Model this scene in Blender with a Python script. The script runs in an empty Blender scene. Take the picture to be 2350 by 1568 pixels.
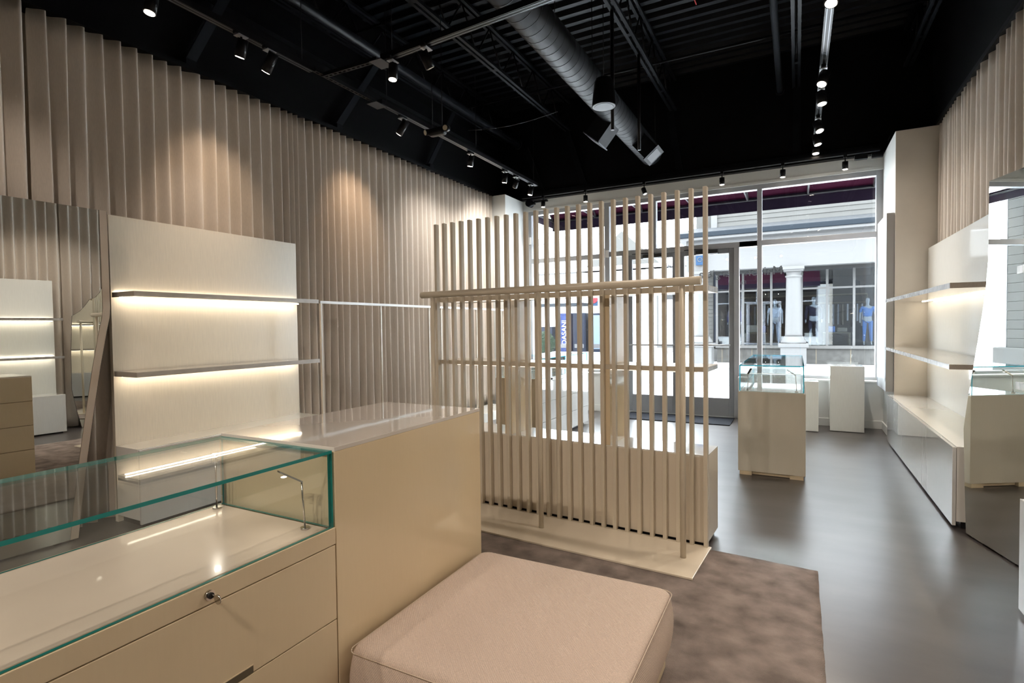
import bpy, bmesh, math, random
from mathutils import Vector, Matrix
R = random.Random(7)
PI = math.pi
S = bpy.context.scene
COL = S.collection

# ------------------------------------------------------------------ camera, world, exposure
CAMH = 1.35
cam_d = bpy.data.cameras.new('camera'); cam = bpy.data.objects.new('camera', cam_d); COL.objects.link(cam)
cam_d.sensor_width = 36; cam_d.lens = 1242.0 / 2350 * 36; cam_d.clip_start = 0.05; cam_d.clip_end = 300
yaw, pitch, roll = -0.48435, -0.028216, -0.012819
cy, sy, cp, sp, cr, sr = math.cos(yaw), math.sin(yaw), math.cos(pitch), math.sin(pitch), math.cos(roll), math.sin(roll)
fwd = Vector((sy*cp, cy*cp, sp)); rgt = Vector((cy, -sy, 0)); upv = rgt.cross(fwd)
r2 = rgt*cr + upv*sr; u2 = rgt*-sr + upv*cr
cam.matrix_world = Matrix(((r2.x, u2.x, -fwd.x, 0), (r2.y, u2.y, -fwd.y, 0), (r2.z, u2.z, -fwd.z, CAMH), (0, 0, 0, 1)))
S.camera = cam
S.view_settings.view_transform = 'Standard'; S.view_settings.look = 'None'
S.view_settings.gamma = 1; S.view_settings.use_curve_mapping = False
S.view_settings.exposure = 0.0
W = bpy.data.worlds.new('overcast_sky'); S.world = W; W.use_nodes = True
bg = W.node_tree.nodes['Background']; bg.inputs[0].default_value = (0.89, 0.945, 1.0, 1); bg.inputs[1].default_value = 25.0
WARM = (1.0, 0.85, 0.71)
LEDC = (1.0, 0.86, 0.68)

# ------------------------------------------------------------------ materials
MATS = {}
def mat(name, col=(.8, .8, .8), rough=.5, metal=0., spec=.5, coat=0., noise=None, bump=None, var=0.0, trans=0., emit=None, estr=0., scale=(1, 1, 1)):
    m = bpy.data.materials.new(name); m.use_nodes = True; nt = m.node_tree; n = nt.nodes; l = nt.links
    b = n['Principled BSDF']
    b.inputs['Base Color'].default_value = (*col, 1); b.inputs['Roughness'].default_value = rough
    b.inputs['Metallic'].default_value = metal; b.inputs['Specular IOR Level'].default_value = spec
    b.inputs['Coat Weight'].default_value = coat; b.inputs['Coat Roughness'].default_value = .03
    if emit: b.inputs['Emission Color'].default_value = (*emit, 1); b.inputs['Emission Strength'].default_value = estr
    tc = n.new('ShaderNodeTexCoord'); mp = n.new('ShaderNodeMapping'); mp.inputs['Scale'].default_value = scale
    l.new(tc.outputs['Object'], mp.inputs[0])
    if noise:
        sc, amt, det = noise
        nz = n.new('ShaderNodeTexNoise'); nz.inputs['Scale'].default_value = sc; nz.inputs['Detail'].default_value = det
        l.new(mp.outputs[0], nz.inputs['Vector'])
        rp = n.new('ShaderNodeValToRGB'); rp.color_ramp.elements[0].position = .3; rp.color_ramp.elements[1].position = .7
        lo = tuple(c*(1-amt) for c in col); hi = tuple(min(1, c*(1+amt)) for c in col)
        rp.color_ramp.elements[0].color = (*lo, 1); rp.color_ramp.elements[1].color = (*hi, 1)
        l.new(nz.outputs['Fac'], rp.inputs[0]); l.new(rp.outputs[0], b.inputs['Base Color'])
        if var:
            mr = n.new('ShaderNodeMapRange'); mr.inputs[3].default_value = max(0, rough-var); mr.inputs[4].default_value = rough+var
            l.new(nz.outputs['Fac'], mr.inputs[0]); l.new(mr.outputs[0], b.inputs['Roughness'])
    if bump:
        sc, st, dist = bump
        nb = n.new('ShaderNodeTexNoise'); nb.inputs['Scale'].default_value = sc; nb.inputs['Detail'].default_value = 3
        l.new(mp.outputs[0], nb.inputs['Vector'])
        bp = n.new('ShaderNodeBump'); bp.inputs['Strength'].default_value = st; bp.inputs['Distance'].default_value = dist
        l.new(nb.outputs['Fac'], bp.inputs['Height']); l.new(bp.outputs[0], b.inputs['Normal'])
    if trans:
        tb = n.new('ShaderNodeBsdfTranslucent'); tb.inputs[0].default_value = (*col, 1)
        mx = n.new('ShaderNodeMixShader'); mx.inputs[0].default_value = trans
        l.new(b.outputs[0], mx.inputs[1]); l.new(tb.outputs[0], mx.inputs[2]); l.new(mx.outputs[0], n['Material Output'].inputs[0])
    MATS[name] = m
    return m
def glassmat(name, tint=(1, 1, 1), ior=1.5, rough=0.0):
    m = bpy.data.materials.new(name); m.use_nodes = True; nt = m.node_tree; n = nt.nodes; l = nt.links
    n.remove(n['Principled BSDF'])
    fr = n.new('ShaderNodeFresnel'); fr.inputs[0].default_value = ior
    tr = n.new('ShaderNodeBsdfTransparent'); tr.inputs[0].default_value = (*tint, 1)
    gl = n.new('ShaderNodeBsdfGlossy'); gl.inputs['Roughness'].default_value = rough
    # same reflectance from both sides of the pane
    ge = n.new('ShaderNodeNewGeometry'); mm = n.new('ShaderNodeMath'); mm.operation = 'MULTIPLY_ADD'
    mm.inputs[1].default_value = 1.0/ior - ior; mm.inputs[2].default_value = ior
    mm2 = n.new('ShaderNodeMath'); mm2.operation = 'MAXIMUM'; mm2.inputs[1].default_value = .01
    inv = n.new('ShaderNodeMath'); inv.operation = 'DIVIDE'
    # Fresnel node inverts the ior on back faces by itself, so hand it the inverse there
    l.new(ge.outputs['Backfacing'], mm.inputs[0]); l.new(mm.outputs[0], mm2.inputs[0]); l.new(mm2.outputs[0], fr.inputs[0])
    mx = n.new('ShaderNodeMixShader'); l.new(fr.outputs[0], mx.inputs[0]); l.new(tr.outputs[0], mx.inputs[1]); l.new(gl.outputs[0], mx.inputs[2])
    l.new(mx.outputs[0], n['Material Output'].inputs[0]); n.remove(inv)
    MATS[name] = m; return m
def emis(name, col, st):
    m = bpy.data.materials.new(name); m.use_nodes = True; n = m.node_tree.nodes
    n.remove(n['Principled BSDF']); e = n.new('ShaderNodeEmission'); e.inputs[0].default_value = (*col, 1); e.inputs[1].default_value = st
    m.node_tree.links.new(e.outputs[0], n['Material Output'].inputs[0]); MATS[name] = m; return m

M = MATS
mat('black_paint', (0.0012, 0.0013, 0.0018), .55, spec=.15, noise=(3, .3, 3))
mat('black_steel', (0.0016, 0.0019, 0.0025), .42, spec=.15, noise=(8, .35, 3))
mat('steel_dark', (0.0046, 0.0053, 0.0069), .4, spec=.15, noise=(6, .35, 4))
mat('duct', (0.0060, 0.0066, 0.0079), .5, spec=.2, metal=.2, noise=(9, .3, 4))
mat('lamp_black', (0.0060, 0.0060, 0.0070), .35, spec=.15)
mat('cream', (.72, .585, .39), .12, coat=.6, noise=(140, .008, 2), scale=(1, 1, .1))
mat('case_cream', (.62, .57, .47), .1, coat=.6, noise=(140, .008, 2), scale=(1, 1, .1))
mat('plate', (.72, .64, .52), .18, coat=.4)
mat('cream_top', (.70, .65, .60), .045, coat=1.0, noise=(5, .02, 2), bump=(5, .09, .004))
mat('cream_matte', (.68, .555, .38), .4, noise=(120, .008, 2), scale=(1, 1, .08))
mat('slat_paint', (.60, .53, .42), .32, noise=(30, .01, 2), scale=(1, 1, .1))
mat('panel_fabric', (.74, .665, .545), .28, noise=(160, .04, 3), scale=(1, 1, .06), bump=(180, .05, .001))
mat('shelf_grey', (.42, .37, .31), .35, noise=(60, .06, 2), scale=(4, .3, 1))
mat('shelf_edge', (.38, .36, .34), .2, metal=.25, noise=(20, .25, 4))
mat('lacquer_grey', (.62, .62, .60), .06, coat=1.0, noise=(90, .02, 2), scale=(1, 1, .1))
mat('white_lacquer', (.74, .74, .70), .1, coat=.5, noise=(100, .02, 2), scale=(1, 1, .1))
mat('white_top', (.78, .76, .71), .07, coat=.8)
mat('deck_cream', (.76, .64, .54), .22, coat=.25, noise=(4, .03, 2))
mat('wall_white', (.70, .71, .69), .55, noise=(3, .03, 3), bump=(40, .05, .002))
mat('wall_beige', (.62, .57, .50), .55, noise=(3, .05, 3), bump=(40, .05, .002))
mat('curtain', (.80, .73, .655), .85, spec=.1, noise=(220, .06, 2), scale=(1, 1, .15), bump=(400, .15, .001), trans=.36)
mat('curtain_hem', (.66, .60, .53), .8, spec=.1)
mat('ottoman_fabric', (.62, .50, .425), .95, spec=.1, noise=(330, .13, 2), bump=(420, .5, .002))
mat('piping', (.60, .50, .40), .9, spec=.1)
mat('rug', (.235, .195, .175), 1., spec=.05, noise=(8, .32, 5), bump=(260, .7, .006), scale=(1, 1.1, 1))
mat('rug_edge', (.15, .12, .105), 1., spec=.0, bump=(300, .6, .004))
mat('mat_black', (.02, .022, .028), .95, spec=.1, noise=(300, .4, 2), bump=(500, .6, .003))
mat('frame_grey', (.36, .37, .39), .4, metal=.2, noise=(4, .06, 2))
mat('door_grey', (.24, .25, .27), .4, metal=.2, noise=(4, .06, 2))
mat('frame_light', (.36, .37, .38), .35, metal=.3)
mat('mirror', (.80, .83, .82), .0, metal=1.)
mat('mirror_edge', (.06, .065, .07), .25, metal=.6)
mat('band', (.50, .42, .34), .3, metal=.25)
mat('chrome', (.6, .58, .55), .15, metal=1.)
mat('dark', (.015, .015, .017), .4)
mat('gap', (.10, .08, .05), .8)
mat('glass_edge', (.02, .30, .28), .12, coat=.5, trans=.35)
mat('glass_edge_blue', (.03, .42, .55), .12, coat=.5, trans=.5)
mat('acrylic', (.80, .80, .78), .15, trans=.35)
mat('white_metal', (.72, .71, .68), .3)
mat('rail_beige', (.60, .53, .44), .3)
mat('board_side', (.30, .29, .28), .5)
mat('plastic_white', (.7, .7, .68), .4)
mat('cable_red', (.35, .02, .02), .5)
mat('lens_cream', (.55, .48, .36), .3)
mat('spk_grille', (0.0360, 0.0396, 0.0468), .4, metal=.5)
mat('spk_dark', (.02, .022, .028), .5)
mat('spk_rim', (0.1260, 0.1332, 0.1440), .3, metal=.6)
glassmat('glass_window', (.97, .985, .985), 1.5)
glassmat('glass_case', (.975, .992, .988), 1.5)
glassmat('glass_shop', (.80, .86, .92), 2.0)
emis('lens', (1, .86, .70), 30)
emis('lens_off', (1, .85, .7), 1.5)
emis('led', LEDC, 26)
emis('case_led', (1, .9, .78), 6)
# exterior
mat('pavement', (.76, .77, .78), .8, spec=.08, noise=(1.5, .06, 5))
mat('asphalt', (0.3400, 0.3400, 0.3468), .9, spec=.08, noise=(30, .12, 4))
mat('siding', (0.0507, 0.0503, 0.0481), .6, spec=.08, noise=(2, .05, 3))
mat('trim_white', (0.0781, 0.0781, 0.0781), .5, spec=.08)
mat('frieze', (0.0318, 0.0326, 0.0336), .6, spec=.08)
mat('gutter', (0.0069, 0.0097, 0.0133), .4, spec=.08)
mat('siding_bright', (.62, .62, .62), .6, spec=.08)  # lighter copy of siding: overexposed daylight put into the colour
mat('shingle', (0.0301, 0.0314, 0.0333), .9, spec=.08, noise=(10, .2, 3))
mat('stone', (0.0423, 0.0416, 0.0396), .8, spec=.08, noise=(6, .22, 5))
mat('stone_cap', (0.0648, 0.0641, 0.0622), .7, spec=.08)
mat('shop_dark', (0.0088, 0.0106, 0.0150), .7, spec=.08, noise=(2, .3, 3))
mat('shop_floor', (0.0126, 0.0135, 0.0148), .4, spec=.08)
mat('awning', (0.0337, 0.0045, 0.0152), .8, spec=.08, noise=(5, .1, 2), trans=.4)
mat('awning_valance', (0.0099, 0.0054, 0.0135), .8, spec=.08)
mat('awning_tube', (0.0350, 0.0329, 0.0350), .4, spec=.08, metal=.4)
mat('foliage', (0.0049, 0.0098, 0.0052), .8, spec=.08, noise=(12, .35, 3))
mat('vend_blue', (0.0085, 0.0148, 0.0498), .3, spec=.08, noise=(5, .35, 3))
mat('vend_light', (0.0561, 0.0745, 0.0996), .3, spec=.08)
mat('vend_dark', (0.0040, 0.0058, 0.0112), .4, spec=.08)
mat('sign_red', (0.1234, 0.0135, 0.0180), .5, spec=.08)
mat('number_ink', (.02, .05, .11), .5, spec=.08)
mat('sign_blue', (0.0112, 0.0269, 0.0561), .5, spec=.08)
mat('skin_plaster', (0.1851, 0.1784, 0.1683), .5, spec=.08)
mat('cloth_white', (0.2289, 0.2289, 0.2356), .8, spec=.08)
mat('cloth_grey', (0.1144, 0.1246, 0.1414), .8, spec=.08)
mat('cloth_navy', (0.0058, 0.0067, 0.0157), .8, spec=.08)
mat('cloth_blue', (0.0337, 0.0875, 0.1952), .8, spec=.08)
mat('cloth_violet', (0.0314, 0.0269, 0.0763), .8, spec=.08)
mat('cloth_tan', (0.0942, 0.0808, 0.0606), .8, spec=.08)
mat('wood_tan', (0.0808, 0.0651, 0.0449), .6, spec=.08)
mat('vend_letter', (.30, .30, .30), .5)
mat('ink_dark', (0.0157, 0.0180, 0.0269), .6, spec=.08)
mat('letter_white', (0.1346, 0.1346, 0.1346), .5, spec=.08, trans=.6)

def add_weave(name, freq, amt):
    m = M[name]; nt = m.node_tree; n = nt.nodes; l = nt.links
    tc = n.new('ShaderNodeTexCoord')
    w = n.new('ShaderNodeTexWave'); w.inputs['Scale'].default_value = freq; w.bands_direction = 'DIAGONAL'; w.inputs['Distortion'].default_value = .6
    l.new(tc.outputs['Object'], w.inputs['Vector'])
    bp = n.new('ShaderNodeBump'); bp.inputs['Strength'].default_value = amt; bp.inputs['Distance'].default_value = .002
    l.new(w.outputs['Fac'], bp.inputs['Height'])
    b = n['Principled BSDF']
    if b.inputs['Normal'].links: l.new(b.inputs['Normal'].links[0].from_socket, bp.inputs['Normal'])
    l.new(bp.outputs[0], b.inputs['Normal'])
add_weave('ottoman_fabric', 70, .55)

# polished concrete floor
m = bpy.data.materials.new('concrete_floor'); m.use_nodes = True; MATS['concrete_floor'] = m
n = m.node_tree.nodes; l = m.node_tree.links; b = n['Principled BSDF']
tc = n.new('ShaderNodeTexCoord'); mp = n.new('ShaderNodeMapping'); mp.inputs['Scale'].default_value = (.6, 1.6, 1); mp.inputs['Rotation'].default_value = (0, 0, .35)
l.new(tc.outputs['Object'], mp.inputs[0])
n1 = n.new('ShaderNodeTexNoise'); n1.inputs['Scale'].default_value = 2.6; n1.inputs['Detail'].default_value = 7; n1.inputs['Roughness'].default_value = .55
n2 = n.new('ShaderNodeTexNoise'); n2.inputs['Scale'].default_value = 22; n2.inputs['Detail'].default_value = 2
l.new(mp.outputs[0], n1.inputs['Vector']); l.new(mp.outputs[0], n2.inputs['Vector'])
rp = n.new('ShaderNodeValToRGB'); rp.color_ramp.interpolation = 'EASE'; rp.color_ramp.elements[0].position = .25; rp.color_ramp.elements[1].position = .75
rp.color_ramp.elements[0].color = (.042, .036, .034, 1); rp.color_ramp.elements[1].color = (.072, .064, .062, 1)
l.new(n1.outputs['Fac'], rp.inputs[0]); l.new(rp.outputs[0], b.inputs['Base Color'])
b.inputs['Roughness'].default_value = .28; b.inputs['Specular IOR Level'].default_value = .7

# photographic print on the window boards (pale paper with a loose dark shape)
m = bpy.data.materials.new('print'); m.use_nodes = True; MATS['print'] = m
n = m.node_tree.nodes; l = m.node_tree.links; b = n['Principled BSDF']; b.inputs['Roughness'].default_value = .35
tc = n.new('ShaderNodeTexCoord'); mp = n.new('ShaderNodeMapping'); mp.inputs['Scale'].default_value = (1, 2.2, .9); mp.inputs['Location'].default_value = (0, .35, .2)
l.new(tc.outputs['Object'], mp.inputs[0]); nz = n.new('ShaderNodeTexNoise'); nz.inputs['Scale'].default_value = 1.3; nz.inputs['Detail'].default_value = 2; nz.inputs['Distortion'].default_value = .8
l.new(mp.outputs[0], nz.inputs['Vector']); rp = n.new('ShaderNodeValToRGB')
rp.color_ramp.elements[0].position = .36; rp.color_ramp.elements[0].color = (.10, .12, .15, 1)
rp.color_ramp.elements[1].position = .39; rp.color_ramp.elements[1].color = (.62, .66, .70, 1)
l.new(nz.outputs['Fac'], rp.inputs[0]); l.new(rp.outputs[0], b.inputs['Base Color'])

# ------------------------------------------------------------------ geometry helpers
def B(): return bmesh.new()
def bx(bm, x0, x1, y0, y1, z0, z1, bev=0, mi=0, seg=2):
    if x0 > x1: x0, x1 = x1, x0
    if y0 > y1: y0, y1 = y1, y0
    if z0 > z1: z0, z1 = z1, z0
    vs = [bm.verts.new(p) for p in ((x0, y0, z0), (x1, y0, z0), (x1, y1, z0), (x0, y1, z0), (x0, y0, z1), (x1, y0, z1), (x1, y1, z1), (x0, y1, z1))]
    fs = [bm.faces.new([vs[i] for i in q]) for q in ((3, 2, 1, 0), (4, 5, 6, 7), (0, 1, 5, 4), (1, 2, 6, 5), (2, 3, 7, 6), (3, 0, 4, 7))]
    for f in fs: f.material_index = mi
    if bev:
        es = list({e for f in fs for e in f.edges})
        bmesh.ops.bevel(bm, geom=es, offset=bev, segments=seg, affect='EDGES', profile=.5)
    return fs
def cyl(bm, p0, p1, r, r1=None, seg=16, cap=True, mi=0):
    p0 = Vector(p0); p1 = Vector(p1); d = (p1-p0); L = d.length
    if r1 is None: r1 = r
    q = d.to_track_quat('Z', 'Y').to_matrix().to_4x4(); q.translation = p0
    a = []; c = []
    for i in range(seg):
        t = 2*PI*i/seg
        a.append(bm.verts.new(q @ Vector((r*math.cos(t), r*math.sin(t), 0)))); c.append(bm.verts.new(q @ Vector((r1*math.cos(t), r1*math.sin(t), L))))
    for i in range(seg):
        j = (i+1) % seg; f = bm.faces.new((a[i], a[j], c[j], c[i])); f.smooth = True; f.material_index = mi
    if cap:
        bm.faces.new(a[::-1]).material_index = mi; bm.faces.new(c).material_index = mi
def lathe(bm, c, prof, seg=24, mi=0):
    rows = []
    for r, z in prof:
        rows.append([bm.verts.new((c[0]+r*math.cos(2*PI*i/seg), c[1]+r*math.sin(2*PI*i/seg), c[2]+z)) for i in range(seg)])
    for k in range(len(rows)-1):
        for i in range(seg):
            j = (i+1) % seg; f = bm.faces.new((rows[k][i], rows[k][j], rows[k+1][j], rows[k+1][i])); f.smooth = True; f.material_index = mi
    bm.faces.new(rows[0][::-1]); bm.faces.new(rows[-1])
def tube(bm, pts, r, seg=8):
    for i in range(len(pts)-1): cyl(bm, pts[i], pts[i+1], r, seg=seg)
def ob(name, bm, m, parent=None, loc=None, kind=None):
    me = bpy.data.meshes.new(name); bmesh.ops.recalc_face_normals(bm, faces=bm.faces); bm.to_mesh(me); bm.free()
    ms = m if isinstance(m, (list, tuple)) else [m]
    for q in ms: me.materials.append(M[q])
    o = bpy.data.objects.new(name, me); COL.objects.link(o)
    if parent: o.parent = parent
    if loc: o.location = loc
    if kind: o['kind'] = kind
    return o
def box(name, x0, x1, y0, y1, z0, z1, m, parent=None, bev=0, kind=None):
    bm = B(); bx(bm, x0, x1, y0, y1, z0, z1, bev); return ob(name, bm, m, parent, kind=kind)
def tag(o, label, cat, group=None):
    o['label'] = label; o['category'] = cat
    if group: o['group'] = group
    return o
def thing(name, label, cat, loc=(0, 0, 0), rz=0, group=None):
    o = bpy.data.objects.new(name, None); COL.objects.link(o); o.location = loc; o.rotation_euler = (0, 0, rz); o.empty_display_size = .1
    return tag(o, label, cat, group)
def struct(o): o['kind'] = 'structure'; return o
def lamp(parent, kind, loc, energy, col=WARM, size=.05, aim=None, angle=60, blend=.8, name='light'):
    d = bpy.data.lights.new(name, kind); d.energy = energy; d.color = col
    o = bpy.data.objects.new(name, d); COL.objects.link(o); o.parent = parent; o.location = loc
    if kind == 'SPOT': d.spot_size = math.radians(angle); d.spot_blend = blend; d.shadow_soft_size = size
    if kind == 'POINT': d.shadow_soft_size = size
    if aim is not None: o.rotation_euler = Vector(aim).to_track_quat('-Z', 'Y').to_euler()
    return o
ORD = ['first', 'second', 'third', 'fourth', 'fifth', 'sixth', 'seventh', 'eighth', 'ninth', 'tenth', 'eleventh', 'twelfth', 'thirteenth', 'fourteenth', 'fifteenth']
def text_mesh(name, s, size, m, loc, rot, parent=None, font_extrude=.001, align='CENTER'):
    cu = bpy.data.curves.new(name, 'FONT'); cu.body = s; cu.size = size; cu.extrude = font_extrude; cu.align_x = align
    t = bpy.data.objects.new(name, cu); COL.objects.link(t)
    dg = bpy.context.evaluated_depsgraph_get(); me = bpy.data.meshes.new_from_object(t.evaluated_get(dg))
    bpy.data.objects.remove(t); o = bpy.data.objects.new(name, me); COL.objects.link(o); me.materials.clear(); me.materials.append(M[m])
    o.location = loc; o.rotation_euler = rot
    if parent: o.parent = parent
    return o

# ------------------------------------------------------------------ room shell
XL, XR, YF, YB = -4.5, 1.45, 8.3, -2.2
ZB = 3.45; ZD = 4.95
bm = B(); bx(bm, XL-.2, XR+.3, YB-.2, 8.42, -.12, 0); struct(ob('floor', bm, 'concrete_floor'))
bm = B()  # corrugated roof deck, ribs across the room
prof = []; y = YB-.1; k = 0
while y < 8.5:
    prof += [(y, ZD), (y+.05, ZD), (y+.075, ZD+.05), (y+.145, ZD+.05), (y+.17, ZD)]; y += .18
va = [bm.verts.new((XL-.2, p[0], p[1])) for p in prof]; vb = [bm.verts.new((XR+.3, p[0], p[1])) for p in prof]
for i in range(len(prof)-1): bm.faces.new((va[i], va[i+1], vb[i+1], vb[i]))
bx(bm, XL-.2, XR+.3, YB-.2, 8.5, ZD+.08, ZD+.12)
struct(ob('ceiling', bm, 'steel_dark'))
def wall(name, x0, x1, y0, y1, z0, z1, m):
    return struct(box(name, x0, x1, y0, y1, z0, z1, m))
wl = struct(box('wall_left', XL-.15, XL, YB, 8.45, 0, ZB, 'wall_beige'))
up = box('upper_wall', XL-.15, XL, YB, 8.45, ZB, ZD+.1, 'black_paint', wl)
wr = struct(box('wall_right', XR, XR+.15, YB, 8.45, 0, ZB, 'wall_beige'))
box('upper_wall', XR, XR+.15, YB, 8.45, ZB, ZD+.1, 'black_paint', wr)
wb = struct(box('wall_back', XL-.15, XR+.15, YB-.15, YB, 0, ZB, 'wall_beige'))
box('upper_wall', XL-.15, XR+.15, YB-.15, YB, ZB, ZD+.1, 'black_paint', wb)
# front wall: header, knee walls, corner piers
wf = struct(box('wall_front', -4.65, 1.6, 8.24, 8.45, 3.28, ZB, 'wall_white'))
box('upper_wall', -4.65, 1.6, 8.24, 8.45, ZB, ZD+.1, 'black_paint', wf)
box('knee_wall', -.72, .97, 8.13, 8.42, 0, .58, 'wall_white', wf)
box('knee_wall', -4.05, -2.66, 8.13, 8.42, 0, .58, 'wall_white', wf)
box('window_sill', -.72, .97, 8.11, 8.36, .58, .602, 'wall_white', wf, .004)
box('window_sill', -4.05, -2.66, 8.11, 8.36, .58, .602, 'wall_white', wf, .004)
box('header_trim', -4.05, .97, 8.225, 8.24, 3.26, 3.30, 'wall_white', wf)
pr_ = struct(box('trim_1', .96, XR, 7.3, 8.45, 0, 3.44, 'wall_white'))
bm = B(); bx(bm, .961, XR, 7.288, 7.3, 0, 3.435); ob('pier_face', bm, 'wall_beige', pr_)
pl_ = struct(box('trim_2', XL, -4.09, 7.6, 8.45, 0, 3.44, 'wall_white'))
struct(box('baseboard_front', -.72, .96, 8.115, 8.13, 0, .1, 'wall_white', bev=.003))
struct(box('baseboard_left', -4.09, -2.66, 8.115, 8.13, 0, .1, 'wall_white', bev=.003))
struct(box('baseboard_right', .945, .96, 7.3, 8.13, 0, .1, 'wall_white', bev=.003))

# storefront framing and glass
YG = 8.3
def frame_box(p, nm, x0, x1, z0, z1, m='frame_grey', d=(8.26, 8.36)): return box(nm, x0, x1, d[0], d[1], z0, z1, m, p, .003)
w1 = struct(box('window_1', .89, .97, 8.26, 8.36, .602, 3.28, 'frame_grey', bev=.003))     # right bay
frame_box(w1, 'mullion', -.487, -.426, .602, 3.2)
frame_box(w1, 'mullion', -.787, -.718, 0, 2.42)
frame_box(w1, 'transom', -.426, .89, 2.423, 2.495)
frame_box(w1, 'transom', -.718, -.487, 2.423, 2.495)
frame_box(w1, 'head_rail', -.487, .89, 3.2, 3.28)
frame_box(w1, 'bottom_rail', -.718, .89, .602, .64, 'frame_light')
def pane(p, x0, x1, z0, z1, y=YG):
    return box('glass_pane', x0, x1, y+.005, y+.017, z0, z1, 'glass_window', p)
pane(w1, -.426, .89, .64, 2.423); pane(w1, -.426, .89, 2.495, 3.2); pane(w1, -.718, -.487, .64, 2.423)
w2 = struct(box('window_2', -4.03, -3.95, 8.26, 8.36, .602, 3.28, 'frame_grey', bev=.003))   # left bay
frame_box(w2, 'mullion', -2.68, -2.60, 0, 3.2)
frame_box(w2, 'transom', -3.95, -2.68, 2.40, 2.475)
frame_box(w2, 'head_rail', -3.95, -2.6, 3.2, 3.28)
frame_box(w2, 'bottom_rail', -3.95, -2.68, .602, .64, 'frame_light')
pane(w2, -3.95, -2.68, .64, 2.40); pane(w2, -3.95, -2.68, 2.475, 3.2)
w3 = struct(box('window_3', -2.6, -.487, 8.26, 8.36, 2.42, 2.495, 'frame_grey', bev=.003))   # over the doors
frame_box(w3, 'head_rail', -2.6, -.487, 3.2, 3.28)
for x in (-1.9, -1.18): frame_box(w3, 'mullion', x-.025, x+.025, 2.495, 3.2)
for a, c in ((-2.6, -1.925), (-1.875, -1.205), (-1.155, -.487)): pane(w3, a, c, 2.495, 3.2)
w4 = struct(box('trim_3', -2.40, -2.33, 8.25, 8.37, 0, 2.42, 'frame_grey', bev=.003)); frame_box(w4, 'glass_side_rail', -2.6, -2.40, .0, .28); pane(w4, -2.6, -2.40, .28, 2.42)
struct(box('trim_4', -2.33, -.787, 8.22, 8.38, 0, .014, 'frame_light', bev=.002))
def door(nm, x0, x1, gx0, gx1, bar_r):
    d = struct(box(nm, x0, gx0, 8.28, 8.325, .014, 2.418, 'door_grey', bev=.003))
    box('stile', gx1, x1, 8.28, 8.325, .014, 2.418, 'door_grey', d, .003)
    box('top_rail', gx0, gx1, 8.28, 8.325, 2.35, 2.418, 'door_grey', d, .003)
    box('bottom_rail', gx0, gx1, 8.28, 8.325, .014, .275, 'door_grey', d, .003)
    box('glass_pane', gx0, gx1, 8.296, 8.308, .275, 2.35, 'glass_window', d)
    bm = B(); cyl(bm, (x0+.05, 8.23, 1.04), (x1-.05, 8.23, 1.04), .013)
    for x in (x0+.06, x1-.06): cyl(bm, (x, 8.23, 1.04), (x, 8.285, 1.04), .012)
    ob('push_bar', bm, 'frame_grey', d)
    c = box('door_closer', (x0+x1)/2-.13, (x0+x1)/2+.17, 8.225, 8.28, 2.355, 2.41, 'dark', d, .006)
    bm = B(); tube(bm, [((x0+x1)/2+.05, 8.25, 2.42), ((x0+x1)/2-.18, 8.2, 2.425), ((x0+x1)/2-.3, 8.27, 2.43)], .008); ob('closer_arm', bm, 'dark', c)
    return d
d1 = door('door_1', -2.33, -1.562, -2.247, -1.641, 0)
d2 = door('door_2', -1.556, -.787, -1.47, -.856, 1)
t = text_mesh('door_number', '560', .10, 'number_ink', (-1.72, 8.311, 2.20), (PI/2, 0, PI)); t.parent = d1
def lettering(txt, size, m, loc, label):
    """letters as parts, read from the street side"""
    t = thing('window_lettering', label, 'lettering', loc, PI)
    def maxx(q):
        o_ = text_mesh('tmp', q, size, m, (0, 0, 0), (0, 0, 0), align='LEFT'); x = max(v.co.x for v in o_.data.vertices); bpy.data.objects.remove(o_); return x
    tot = maxx(txt)
    for k, ch in enumerate(txt):
        if ch == ' ': continue
        x = maxx(txt[:k+1])-maxx(ch)-tot/2
        text_mesh('letter', ch, size, m, (x, 0, 0), (PI/2, 0, 0), t, align='LEFT')
    return t
lettering('Maison Margiela', .17, 'letter_white', (-.72, 8.33, 2.02), 'white shop name in reversed lettering on the sidelight glass right of the doors')
lettering('PARIS', .075, 'letter_white', (-.72, 8.33, 1.90), 'small white word in reversed capitals below the shop name on the glass')
lettering('Margiela', .07, 'ink_dark', (-3.86, 8.33, 2.68), 'small dark reversed lettering high on the left window glass')
# alarm sensors on the frames
tag(box('alarm_sensor', -3.99, -3.955, 8.235, 8.26, 2.72, 2.84, 'plastic_white', bev=.004), 'white alarm sensor on the far left window jamb', 'sensor')
tag(box('alarm_sensor', -2.66, -2.61, 8.235, 8.26, 2.41, 2.52, 'plastic_white', bev=.004), 'white alarm sensor on the mullion left of the doors', 'sensor')
tag(box('door_mat', -2.25, -.775, 7.60, 8.2, 0, .012, 'mat_black', bev=.004), 'black entrance mat on the floor inside the doors', 'mat')

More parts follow.
